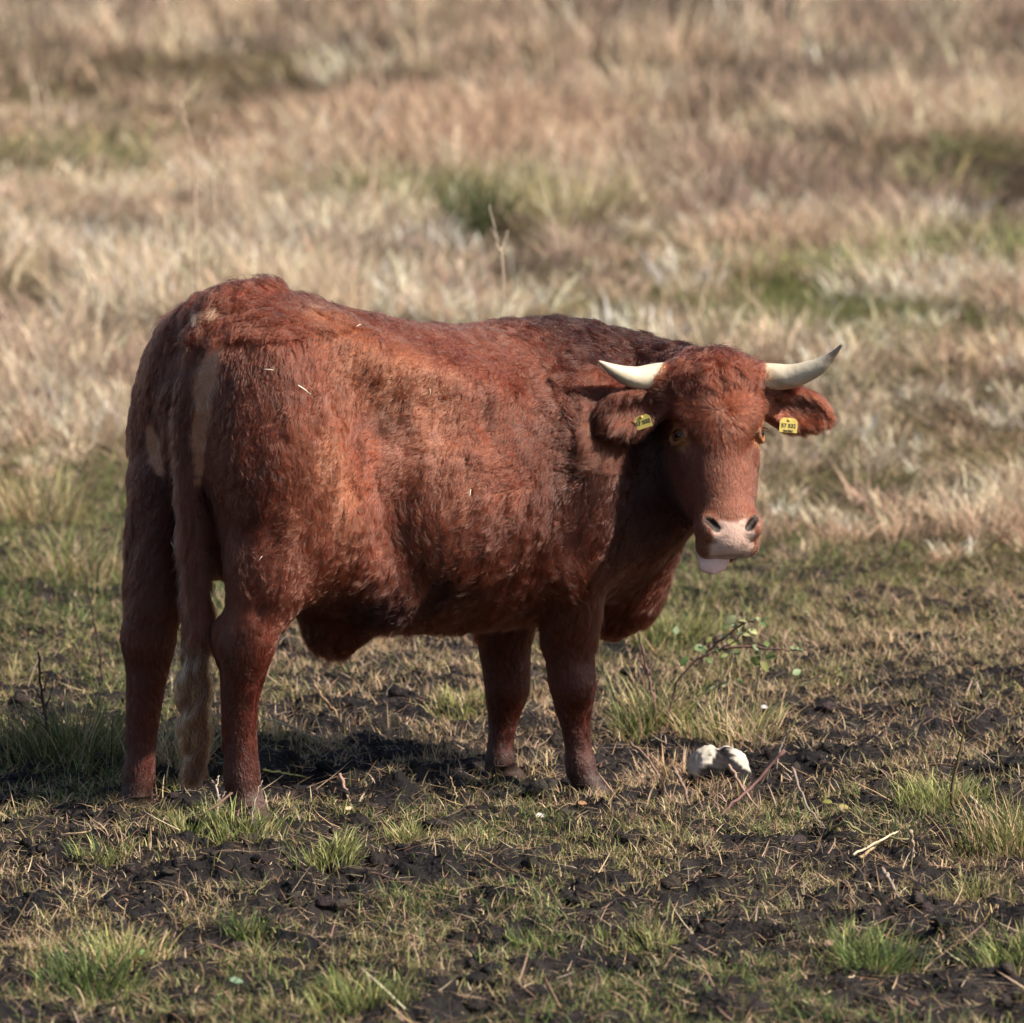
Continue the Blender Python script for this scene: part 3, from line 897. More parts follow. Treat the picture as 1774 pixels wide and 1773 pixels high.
def flow(P, N):
    s_, l_, z_ = bcoord(P); d_, n_, hs_ = hcoord(P)
    hd = smooth(-.17, -.13, n_) * smooth(-.05, .0, d_) * (np.abs(hs_) < .37) * smooth(.62, .58, d_)
    Z = np.array((0, 0, 1.0))
    back = smooth(.55, 1.15, z_)[:, None]
    D = -BF * (.35 + .9 * back) - Z * (1.25 - .85 * back)
    leg = smooth(.55, .40, z_)[:, None]
    D = D * (1 - leg) + (-Z + .15 * BF) * leg
    rump = (smooth(.30, .12, s_) * smooth(.7, .9, z_))[:, None]
    D = D * (1 - rump) + (-Z * 1.0 - BF * .25) * rump
    # swirls of the winter coat
    w = np.stack([noise3(P, 4.5, 401), noise3(P, 4.5, 402), noise3(P, 4.5, 403)], 1) * 1.0 + np.stack([noise3(P, 12, 404), noise3(P, 12, 405), noise3(P, 12, 406)], 1) * .7
    D = nrm(D) + w * (.50 - .35 * leg)
    # face: hair runs away from a whorl between the eyes
    dw = d_ - .155; Dh = HD * dw[:, None] + HS * hs_[:, None] * .9
    far = smooth(.03, .16, dw)[:, None]
    Dh = nrm(Dh) * (1 - far) + HD * far
    Dh = Dh + w * .25
    ear = (np.abs(hs_) > .155) & (d_ < .26)
    De = HS * np.sign(hs_)[:, None] * .8 + HD * .75 + w * .35
    Dh = np.where(ear[:, None], De, Dh)
    h1 = hd[:, None]
    D = D * (1 - h1) + Dh * h1
    D = D - N * (D * N).sum(1, keepdims=True)
    return nrm(D), hd, ear
def fur_length(P, hd, ear, bare):
    s_, l_, z_ = bcoord(P); d_, n_, hs_ = hcoord(P)
    L = .024 + .014 * smooth(.95, .65, z_)
    L = L + .020 * smooth(.62, .48, z_) * smooth(.42, .5, z_)
    L = np.where((z_ < .55) & ((s_ < .36) | (z_ < .42)), np.interp(z_, [.0, .12, .3, .42, .55], [.012, .014, .017, .019, .023]), L)
    belly = smooth(.60, .50, z_) * (s_ > .36) * (s_ < 1.5) * (z_ > .38)
    L = L + .018 * belly + .030 * spotlen
    L = L + .018 * smooth(1.22, 1.38, z_) * (s_ < .35)
    L = L * (1 - .75 * bare)
    Lh = np.interp(d_, [0, .06, .14, .24, .36, .42, .5], [.050, .046, .038, .024, .014, .011, .008])
    Lh = np.where(ear, .048, Lh)
    for sd in (-1, 1): Lh = Lh * (.25 + .75 * smooth(.035, .085, np.linalg.norm(P - head(.20, -.045, sd * .112), axis=1)))
    return L * (1 - hd) + Lh * hd
def grow(P, N, length, D, k=6, lift=.45, clump=900, clump_amt=.75, wave=.10, frizz=.05, wavef=1.3, droop=.0):
    n = len(P)
    if np.ndim(clump_amt): clump_amt = clump_amt[:, None, None]
    lift = np.broadcast_to(lift, n)
    t = np.linspace(0, 1, k)[None, :, None]
    lf = (lift * (.6 + .8 * rng.random(n)))[:, None, None]
    L = (length * (.7 + .5 * rng.random(n)))[:, None, None]
    Dj = nrm(D + .10 * rng.normal(size=(n, 3)))
    B = np.cross(N, Dj)
    def curve(P, N, Dj, B, L, lf, ph, am):
        C = P[:, None] + L * (Dj[:, None] * t + N[:, None] * lf * (t - .72 * t * t))
        C = C + L * B[:, None] * am * np.sin(t * wavef * 2 * PI + ph) * t
        C = C + np.array((0, 0, -1.0)) * droop * L * t * t
        return C
    ph = (rng.random(n) * 2 * PI)[:, None, None]
    C = curve(P, N, Dj, B, L, lf, ph, wave * (.4 + rng.random((n, 1, 1))))
    for (cn, amt, pw) in ((clump, clump_amt, 1.3), (max(8, clump // 7), clump_amt * .45, 1.6)):
        ci = rng.choice(n, int(min(cn, n)), replace=False)
        kd = kdtree.KDTree(len(ci))
        for a, i in enumerate(ci): kd.insert(P[i], a)
        kd.balance()
        idx = np.fromiter((kd.find(p)[1] for p in P), int, n)
        g = ci[idx]
        # the guide of each lock, a little wavier than its hairs
        G = curve(P[g], N[g], Dj[g], B[g], L[g], lf[g], ph[g], wave * 1.6)
        r = rng.random((n, 1, 1)) * .35 + .65
        ok = (np.linalg.norm(P - P[g], axis=1) < .05)[:, None, None]
        C = C + (G - C) * (t ** pw) * amt * r * ok
    C = C + frizz * L * rng.normal(size=C.shape) * t * .35
    return C

def swarm(n, X, Q, N, w): return sample_surface(X, Q, N, n, w)
P, Nn = swarm(430000, XB, QB, NB, near_weight)
D, hd, ear = flow(P, Nn)
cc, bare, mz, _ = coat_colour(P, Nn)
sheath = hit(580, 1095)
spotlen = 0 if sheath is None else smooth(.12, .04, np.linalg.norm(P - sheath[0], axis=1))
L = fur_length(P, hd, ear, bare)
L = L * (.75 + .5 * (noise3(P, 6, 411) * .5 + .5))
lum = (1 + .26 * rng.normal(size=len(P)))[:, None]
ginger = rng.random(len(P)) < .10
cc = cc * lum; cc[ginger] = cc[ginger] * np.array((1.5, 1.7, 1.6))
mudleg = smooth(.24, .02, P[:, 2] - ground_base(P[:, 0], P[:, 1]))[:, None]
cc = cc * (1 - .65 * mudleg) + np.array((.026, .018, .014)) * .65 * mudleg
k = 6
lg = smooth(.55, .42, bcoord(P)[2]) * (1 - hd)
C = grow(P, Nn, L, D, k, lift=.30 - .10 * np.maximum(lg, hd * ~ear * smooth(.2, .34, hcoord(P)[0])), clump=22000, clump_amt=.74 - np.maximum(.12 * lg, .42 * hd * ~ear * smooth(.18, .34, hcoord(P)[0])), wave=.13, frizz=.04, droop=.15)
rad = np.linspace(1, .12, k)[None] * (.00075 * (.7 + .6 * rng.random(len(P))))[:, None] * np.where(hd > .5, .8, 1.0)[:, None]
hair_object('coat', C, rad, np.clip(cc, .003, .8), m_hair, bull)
print('coat', len(P), time.time() - t_b)

# forelock and poll: long loose locks falling over the forehead, a tuft standing up
ok = lambda P, N: ((hcoord(P)[0] < .070) & (np.abs(hcoord(P)[2]) < .11) & (hcoord(P)[1] > -.12)).astype(float)
P, Nn = sample_surface(XB, QB, NB, 9000, ok)
d_, n_, s_ = hcoord(P)
D = nrm(HD * (.75 + .7 * noise3(P, 15, 422))[:, None] + HS * (s_ * 8 + 1.6 * noise3(P, 18, 421))[:, None] + HN * .2)
D = D - Nn * (D * Nn).sum(1, keepdims=True); D = nrm(D)
Lk = .042 + .070 * smooth(.06, .0, d_) * rng.random(len(P)) ** 1.5
C = grow(P, Nn, Lk * (.5 + .7 * rng.random(len(P))), D, 9, lift=.6, clump=420, clump_amt=.85, wave=.24, frizz=.05, droop=.25)
hair_object('forelock', C, np.linspace(1, .15, 9)[None] * np.full((len(P), 1), .0008), np.clip(RED * 1.2 * (1 + .3 * rng.normal(size=(len(P), 1))), .003, .5), m_hair, bull)
P, Nn = sample_surface(XB, QB, NB, 150, lambda P, N: ((np.linalg.norm(P - head(-.005, -.03, .004), axis=1) < .022)).astype(float))
C = grow(P, Nn, np.full(len(P), .040) * (.5 + .8 * rng.random(len(P))), nrm(-HD * .9 + HN * .1 + HS * (.8 * rng.normal(size=(len(P), 1)))), 8, lift=.5, clump=14, clump_amt=.7, wave=.10, frizz=.05, droop=.0)
hair_object('poll_tuft', C, np.linspace(1, .15, 8)[None] * np.full((len(P), 1), .0008), np.tile(RED, (len(P), 1)), m_hair, bull)
# a shaggy crest along the croup and the wavy mane on the neck
def ridge(name, p0, n, fn, Lm, D0, cl, cmul, lift, wv):
    P, Nn = sample_surface(XB, QB, NB, n, fn)
    D = nrm(D0 + .5 * np.stack([noise3(P, 11, 431), noise3(P, 11, 432), noise3(P, 11, 433)], 1)); D = nrm(D - Nn * (D * Nn).sum(1, keepdims=True))
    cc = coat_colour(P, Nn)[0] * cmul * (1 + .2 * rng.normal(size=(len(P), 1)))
    C = grow(P, Nn, Lm * (.5 + rng.random(len(P))), D, 8, lift=lift, clump=cl, clump_amt=.9, wave=wv, frizz=.05, droop=.15, wavef=1.6)
    return hair_object(name, C, np.linspace(1, .15, 8)[None] * np.full((len(P), 1), .0008), np.clip(cc, .003, .5), m_hair, bull)
ridge('croup_tuft', None, 14000, lambda P, N: ((bcoord(P)[0] < .42) & (bcoord(P)[2] > 1.30 - .0 * bcoord(P)[0]) & (N[:, 2] > .1)).astype(float), .055, -BF - np.array((0, 0, .3)), 420, 1.05, .7, .25)
ridge('mane', None, 12000, lambda P, N: ((bcoord(P)[0] > 1.0) & (bcoord(P)[2] > 1.02) & (N[:, 2] > .25) & ~in_head(P)).astype(float), .045, -np.array((0, 0, 1.)) - BF * .4, 260, .8, .6, .45)

# longer locks of the winter coat lying over the short hair, shaggiest along the lower flank
def locks(name, n, fn, Lm, cl, lift, wv, cmul, seed):
    P, Nn = sample_surface(XB, QB, NB, n, fn)
    D, _h, _e = flow(P, Nn)
    D = nrm(D + .35 * np.stack([noise3(P, 9, seed), noise3(P, 9, seed + 1), noise3(P, 9, seed + 2)], 1)); D = nrm(D - Nn * (D * Nn).sum(1, keepdims=True))
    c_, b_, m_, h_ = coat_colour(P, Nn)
    lc = 1 + .45 * noise3(P, 30, seed + 5) + .18 * rng.normal(size=len(P))
    k_ = b_ < .3; P, Nn, D, c_, lc = P[k_], Nn[k_], D[k_], c_[k_], lc[k_]
    L_ = Lm * (.5 + .8 * rng.random(len(P)))
    C = grow(P, Nn, L_, D, 7, lift=lift, clump=cl, clump_amt=.88, wave=wv, frizz=.035, droop=.2, wavef=1.4)
    return hair_object(name, C, np.linspace(1, .15, 7)[None] * np.full((len(P), 1), .0008), np.clip(c_ * cmul * lc[:, None], .003, .5), m_hair, bull)
def torso_w(P, N):
    s_, l_, z_ = bcoord(P)
    return ((z_ > .62) & ~in_head(P)) * np.where((N @ nrm(CAM - np.array((0, 0, .8)))) > -.3, 1.0, .3)
def flank_w(P, N):
    s_, l_, z_ = bcoord(P)
    return ((z_ > .40) & (z_ < .86) & (s_ > .28) & (s_ < 1.05)) * np.where((N @ nrm(CAM - np.array((0, 0, .8)))) > -.3, 1.0, .3)
locks('coat_locks', 60000, torso_w, .040, 4200, .42, .20, 1.0, 451)
locks('flank_locks', 26000, flank_w, .060, 1100, .45, .20, 1.0, 461)

# ---- tail: long hair down its length and the pale switch
tl = bez(TAIL, 60)
n = 9000
u = rng.random(n) ** .8
Pt = np.stack([np.interp(u, np.linspace(0, 1, 60), tl[:, i]) for i in range(3)], 1)
th = rng.random(n) * 2 * PI; rr = .028 - .008 * u
Nt = nrm(np.stack([np.cos(th), np.sin(th), 0 * th], 1)); Pt = Pt + Nt * (rr * .8)[:, None]
Dt = nrm(np.array((0, 0, -1.0)) + .25 * Nt + .25 * noise3(Pt, 16, 441)[:, None] * np.array((1, 0, 0)))
C = grow(Pt, Nt, .060 + .05 * u, Dt, 9, lift=.22, clump=700, clump_amt=.6, wave=.10, frizz=.04, wavef=1.3)
ct = RED * np.array((.85, 1.0, 1.1)) * (1 + .2 * rng.normal(size=(n, 1)))
hair_object('tail_hair', C, np.linspace(1, .2, 9)[None] * np.full((n, 1), .0009), np.clip(ct, .003, .5), m_hair, bull)
n = 5200
TIP = [at(344, 1000, -.265), at(342, 1080, -.27), at(338, 1160, -.275), at(337, 1240, -.28), at(340, 1310, -.28), at(334, 1370, -.28)]
kk = 22
tp = bez(TIP, kk)
u0 = rng.random(n) * .34; ln = .18 + .58 * rng.random(n) ** .7
ln = np.minimum(ln, .98 - u0)
th = rng.random(n) * 2 * PI; rr = np.sqrt(rng.random(n))
C = np.empty((n, kk, 3)); cl = rng.integers(0, 26, n)
cth = rng.random(26) * 2 * PI; crr = np.sqrt(rng.random(26)) * .046; cph = rng.random(26) * 2 * PI; cam_ = .008 + .012 * rng.random(26)
for j in range(kk):
    t = j / (kk - 1); u = u0 + ln * t
    base = np.stack([np.interp(u, np.linspace(0, 1, kk), tp[:, i]) for i in range(3)], 1)
    spread = np.interp(u, [0, .12, .35, .6, .85, 1], [.36, .62, .85, .80, .38, .18])
    w1 = .018 * rr * (1 - .75 * t)
    off = np.stack([np.cos(th) * w1, np.sin(th) * w1 * .7], 1)
    lock = np.stack([np.cos(cth[cl]) * crr[cl], np.sin(cth[cl]) * crr[cl] * .6], 1) * (spread * (.55 + .6 * t))[:, None]
    wv = cam_[cl] * np.sin(u * 30 + cph[cl]) * np.minimum(1, u * 3) * t
    C[:, j, 0] = base[:, 0] + off[:, 0] + lock[:, 0] + wv
    C[:, j, 1] = base[:, 1] + off[:, 1] + lock[:, 1] + wv * .5
    C[:, j, 2] = base[:, 2] + .004 * np.sin(u * 30 + cph[cl])
C += rng.normal(size=(n, 1, 3)) * .0024
C += np.linspace(0, 1, kk)[None, :, None] ** 2 * rng.normal(size=(n, 1, 3)) * np.array((.010, .006, .004))
pal = np.array([(.54, .38, .25), (.42, .24, .12), (.25, .12, .06), (.10, .05, .032), (.66, .54, .42)])
ct = pal[(cl * 7 + rng.integers(0, 2, n)) % 5] * (1 + .18 * rng.normal(size=(n, 1)))
dkn = rng.random(n) < .28; ct[dkn] = np.array((.07, .038, .025))
# pale at the root of the switch, tawny below, dirty brown at the tip
ug = (u0[:, None] + ln[:, None] * np.linspace(0, 1, kk)[None])[..., None]
ct = ct[:, None] * (1 - smooth(.2, .5, ug) * np.array((.10, .35, .48))) * (1 - smooth(.65, .95, ug) * .55)
o = hair_object('tail_switch', C, np.linspace(1, .25, kk)[None] * np.full((n, 1), .0010), np.clip(ct, .01, .8), m_hair, bull)
o['label'] = 'long wavy pale blond switch of the tail'

# ---- horns
def tinted_tube(name, pts, rads, cols, mat, seg=24, parent=bull, flat=1.0, rough=.0):
    P = bez(pts, 48); r = np.interp(np.linspace(0, 1, 48), np.linspace(0, 1, len(rads)), rads)
    V, F = tube(P, r, seg)
    u = np.repeat(np.linspace(0, 1, 48), seg)
    return V, F, u
m_horn = mat_tint('horn_keratin', rough=.42, spec=.45, bump=.0012, nscale=70)
def horn(pts, rads, dark_side, sd):
    V, F, u = tinted_tube('horn', pts, rads, None, None, 28)
    nn = noise3(V, 60, 501) * .5 + noise3(V * np.array((1, 1, 1)), 160, 502) * .3
    c = np.array((.56, .49, .36)) * (1 + .07 * nn)[:, None]
    yel = smooth(.22, 0, u)[:, None] * .5; c = c * (1 - yel) + np.array((.50, .38, .24)) * yel
    dk = smooth(.66, .82, u + .12 * nn) * .92 * dark_side
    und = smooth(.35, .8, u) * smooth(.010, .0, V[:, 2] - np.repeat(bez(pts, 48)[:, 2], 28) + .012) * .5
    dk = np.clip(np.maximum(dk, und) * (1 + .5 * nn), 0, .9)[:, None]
    ringc = (.5 + .5 * np.sin(u * 95 + 3 * nn))[:, None] * smooth(.5, .0, u)[:, None] * .22
    c = c * (1 - ringc * np.array((.8, 1.0, 1.2)))
    drt = smooth(.35, .7, noise3(V, 45, 503) * .6 + noise3(V, 15, 504) * .5)[:, None] * .35
    c = c * (1 - drt * np.array((.8, 1.0, 1.15)))
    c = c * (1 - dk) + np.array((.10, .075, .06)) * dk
    o = mesh_np('horn', to_bull(V), F, m_horn, bull, cols=np.clip(c, .02, .8))
    return o
h0 = head(.050, -.050, -.10); h1 = head(.050, -.050, .10)
Yh = h0[1]
o = horn([h0, at(1150, 652, Yh - .005), at(1105, 655, Yh - .03), at(1070, 645, Yh - .06), at(1037, 626, Yh - .09)], [.040, .038, .035, .028, .018, .003], .25, -1)
o['label'] = 'short pale horn curving up to a blunt point'
Yh = h1[1]
o = horn([h1, at(1328, 654, Yh - .0), at(1372, 652, Yh - .02), at(1415, 637, Yh - .05), at(1441, 617, Yh - .07), at(1459, 597, Yh - .085)], [.040, .0395, .0355, .029, .020, .0095, .003], 1.0, 1)
o['label'] = 'pale horn with a dark stained tip'

# ---- eyes
m_eye = mat_plain('eye_iris', (.13, .052, .018), rough=.06, spec=.6)
m_pupil = mat_plain('eye_pupil', (.004, .004, .005), rough=.04, spec=.7)
m_lid = mat_plain('eyelid_skin', (.10, .035, .02), rough=.5)
def uv_sphere(c, r, axes, nu=28, nv=18, sc=(1, 1, 1)):
    V = []; F = []
    for i in range(nv + 1):
        ph = PI * i / nv
        for j in range(nu):
            a = 2 * PI * j / nu
            V.append(np.asarray(c) + r * (sc[0] * math.cos(ph) * axes[0] + sc[1] * math.sin(ph) * math.cos(a) * axes[1] + sc[2] * math.sin(ph) * math.sin(a) * axes[2]))
    for i in range(nv):
        for j in range(nu):
            F.append((i * nu + j, (i + 1) * nu + j, (i + 1) * nu + (j + 1) % nu, i * nu + (j + 1) % nu))
    return np.array(V), F
for sd in (-1, 1):
    ec = head(.202, -.052, sd * .1005)
    look = nrm(HS * sd * .75 + HN * .62 + HD * .10)
    a1 = nrm(np.cross(look, HD)); a2 = np.cross(look, a1)
    V, F = uv_sphere(ec, .0255, (look, a1, a2))
    eye = mesh_np('eye', to_bull(V), F, m_eye, bull)
    V, F = uv_sphere(ec + look * .0205, .0130, (look, a1, a2), sc=(.46, 1.0, .72))
    mesh_np('pupil', to_bull(V), F, m_pupil, eye)
    # lashes above the eye
    n = 70; tt = rng.random(n) * 2.2 - 1.1
    Pl = np.array([ec + .0250 * nrm(look * .75 + a1 * math.sin(t) + (-HD) * .75 * math.cos(t)) for t in tt])
    tcurve = np.linspace(0, 1, 5)[None, :, None]
    Cl = Pl[:, None] + .020 * (look[None, None] * tcurve + (HD * .55)[None, None] * tcurve ** 2 * .6)
    hair_object('eyelash', Cl, np.linspace(1, .2, 5)[None] * np.full((n, 1), .0006), np.tile((.03, .015, .01), (n, 1)), m_hair, bull)

# ---- nostril linings and tongue
m_nost = mat_plain('nostril_lining', (.05, .018, .015), rough=.45)
m_tongue = mat_plain('tongue', (.72, .48, .44), rough=.38, spec=.5, noise=.12, nscale=60, bump=.001, sss=.15)
tb = at(1235, 952, HO[1] - .155)
g = []
nu_, nv_ = 15, 12
for i in range(nv_):
    t = i / (nv_ - 1)
    hw = .045 * math.sqrt(max(0, 1 - max(0, (t - .45) / .55) ** 2.6)) * (1 - .12 * t) + .001
    for j in range(nu_):
        a = -1 + 2 * j / (nu_ - 1)
        p = tb + HS * (a * hw + .004 * math.sin(t * 5)) + np.array((0, 0, -1.)) * t * .070 + _a * (.012 * t - .020 * t * t + .010 * (1 - a * a)) - _a * .02 * (1 - t)
        p = p + HS * .006 * t
        g.append(p)
nb_ = len(g)
g += [p - _a * (.012 if abs(-1 + 2 * (i % nu_) / (nu_ - 1)) < .95 else .004) for i, p in enumerate(g)]
F = []
for i in range(nv_ - 1):
    for j in range(nu_ - 1):
        a = i * nu_ + j
        F.append((a, a + nu_, a + nu_ + 1, a + 1)); F.append((nb_ + a, nb_ + a + 1, nb_ + a + nu_ + 1, nb_ + a + nu_))
bd = [j for j in range(nu_)] + [i * nu_ + nu_ - 1 for i in range(1, nv_)] + [(nv_ - 1) * nu_ + j for j in range(nu_ - 2, -1, -1)] + [i * nu_ for i in range(nv_ - 2, 0, -1)]
for p, q in zip(bd, bd[1:] + bd[:1]): F.append((p, q, nb_ + q, nb_ + p))
tg = mesh_np('tongue', to_bull(g), F, m_tongue, bull)

# ---- ear tags with their numbers
m_tag = mat_plain('tag_plastic', (.56, .45, .12), rough=.5, noise=.28, nscale=40)
m_ink = mat_plain('tag_ink', (.03, .03, .03), rough=.6)
def ear_tag(px, py, Y, roll, wdt, hgt, yaw, big, small, label):
    c = at(px, py, Y)
    fN = nrm(np.array((math.sin(yaw), -math.cos(yaw), .12)))
    x = nrm(np.cross(fN, (0, 0, 1.0))) * -1; x = x if x[0] > 0 else -x
    up = np.cross(x, -fN); up = up if up[2] > 0 else -up
    ca, sa = math.cos(roll), math.sin(roll)
    X_ = x * ca + up * sa; U_ = -x * sa + up * ca
    o2 = [(-.5, -.5), (.5, -.5), (.5, .28), (.32, .5), (-.32, .5), (-.5, .28)]
    V = []
    for dz in (.0012, -.0012):
        for (a, b) in o2: V.append(c + X_ * a * wdt + U_ * b * hgt + fN * dz)
    n = len(o2)
    F = [tuple(range(n)), tuple(range(2 * n - 1, n - 1, -1))] + [(i, i + n, (i + 1) % n + n, (i + 1) % n) for i in range(n)]
    Vs, Fs = uv_sphere(c + U_ * hgt * .36 + fN * .002, .0045, (fN, X_, U_), 12, 8, sc=(.5, 1, 1))
    V, F = merge([(V, F), (Vs, Fs)])
    tg = mesh_np('ear_tag', to_bull(V), F, m_tag, bull, smooth=False)
    tg['label'] = label
    for txt, sz, dy in ((big, .0150, -.05), (small, .0095, -.38)):
        if not txt: continue
        cu = bpy.data.curves.new('tag_text', 'FONT'); cu.body = txt; cu.size = sz; cu.align_x = 'CENTER'; cu.align_y = 'CENTER'; cu.extrude = .0003; cu.offset = .0003
        tmp = bpy.data.objects.new('tag_text', cu)
        me = bpy.data.meshes.new_from_object(tmp)
        bpy.data.objects.remove(tmp); bpy.data.curves.remove(cu)
        me.name = 'tag_number'; me.materials.clear(); me.materials.append(m_ink)
        p = c + U_ * dy * hgt + fN * .0018 - BO
        me.transform(Matrix(((X_[0], U_[0], fN[0], p[0]), (X_[1], U_[1], fN[1], p[1]), (X_[2], U_[2], fN[2], p[2]), (0, 0, 0, 1))))
        to = bpy.data.objects.new('tag_number', me); link(to); to.parent = tg
    return tg
def surf_y(px, py, off):
    h_ = hit(px, py); return (h_[0][1] if h_ is not None else HO[1]) - off
ear_tag(1114, 731, surf_y(1112, 722, .030), R(20), .044, .036, R(-10), '17 532', '', 'yellow tag tilted in the ear beside the neck')
ear_tag(1366, 737, surf_y(1375, 722, .030), R(-6), .050, .040, R(12), '57 532', 'noekte', 'yellow tag hanging level in the ear above the field')

# ---- hooves, half sunk in the mud
m_hoof = mat_plain('hoof_horn', (.040, .023, .017), rough=.5, noise=.4, nscale=50, bump=.002)
def hoof(c, yaw, sc=1.0):
    parts = []
    f = np.array((math.cos(yaw), math.sin(yaw), 0)); l = np.array((-f[1], f[0], 0))
    for sd in (-1, 1):
        V = []; F = []; rings = []
        for i, (h_, r0, r1, sh) in enumerate(((.055, .020, .034, -.004), (.035, .024, .044, .006), (.0, .028, .058, .020), (-.03, .028, .060, .024))):
            for j in range(14):
                a = 2 * PI * j / 14
                V.append(np.asarray(c) + np.array((0, 0, h_ * sc)) + f * (sh + r1 * math.cos(a) * (1.1 if math.cos(a) > 0 else .75)) * sc + l * sc * (sd * .030 + r0 * math.sin(a) * (1 - .25 * max(0, math.cos(a)))))
        for i in range(3):
            for j in range(14): F.append((i * 14 + j, i * 14 + (j + 1) % 14, (i + 1) * 14 + (j + 1) % 14, (i + 1) * 14 + j))
        F.append(tuple(range(14))); F.append(tuple(3 * 14 + j for j in range(13, -1, -1)))
        parts.append((V, F))
    V, F = merge(parts)
    return mesh_np('hoof', to_bull(V), F, m_hoof, bull)
for kx, yw in (('hr', R(20)), ('hl', R(200)), ('fr', R(-5)), ('fl', R(30))):
    c = FEET[kx].copy(); c[2] -= (.030 if kx == 'hl' else .018)
    hoof(c, yw if kx != 'hl' else R(-150))
print('bull', time.time() - t_b)

# ------------------------------------------------------------------ things lying and growing round the bull
def gpt(px, py):
    """ground point seen at that spot"""
    d = ray(px, py); y = 0.0
    for _ in range(25):
        p = CAM + d * ((y - CAM[1]) / d[1])
        g = float(ground_z(np.array([p[0]]), np.array([p[1]]))[0])
        t = (g - CAM[2]) / d[2]; y = .5 * y + .5 * (CAM + d * t)[1]
    p = CAM + d * ((y - CAM[1]) / d[1]); p[2] = g
    return p
m_bark = mat_tint('bark', rough=.8, spec=.2, bump=.002, nscale=120)
m_leaf = mat_tint('leaf', rough=.5, spec=.35, trans=.35)
def stem_mesh(path, r0, r1, col, seg=7, wob=.004, thorns=0, n=18):
    P = bez(path, n); P[1:-1] += rng.normal(size=(n - 2, 3)) * wob * .5
    rr = np.linspace(r0, r1, n) * (1 + .12 * rng.normal(size=n))
    V, F = tube(P, rr, seg)
    parts = [(V, F)]
    for i in range(thorns):
        k_ = rng.integers(1, n - 1); d = nrm(rng.normal(size=3) + np.array((0, 0, .3)))
        parts.append(tube([P[k_], P[k_] + d * (r0 * 2.4)], [r0 * .6, r0 * .08], 5))
    V, F = merge(parts)
    C = np.array(col) * (1 + .22 * noise3(V, 35, 601)[:, None]) * (1 - .25 * (V[:, 2:3] < P[:, 2].min() + .01))
    return V, F, np.clip(C, .01, .8)
def merge_c(L):
    V, F = merge([(a, b) for a, b, c in L]); return V, F, np.concatenate([c for a, b, c in L])
def simple(name, L, mat, label, cat, group=None):
    V, F, C = merge_c(L)
    b = V[np.argmin(V[:, 2])].copy()
    o = mesh_np(name, V - b, F, mat, cols=C); o.location = b
    return tag(o, label, cat, group)
PURP = (.10, .055, .05); TAN = (.40, .29, .17); GREY = (.28, .23, .19); DRK = (.06, .04, .035); PALE = (.50, .41, .28)
def lift(p, h): return p + np.array((0, 0, h))

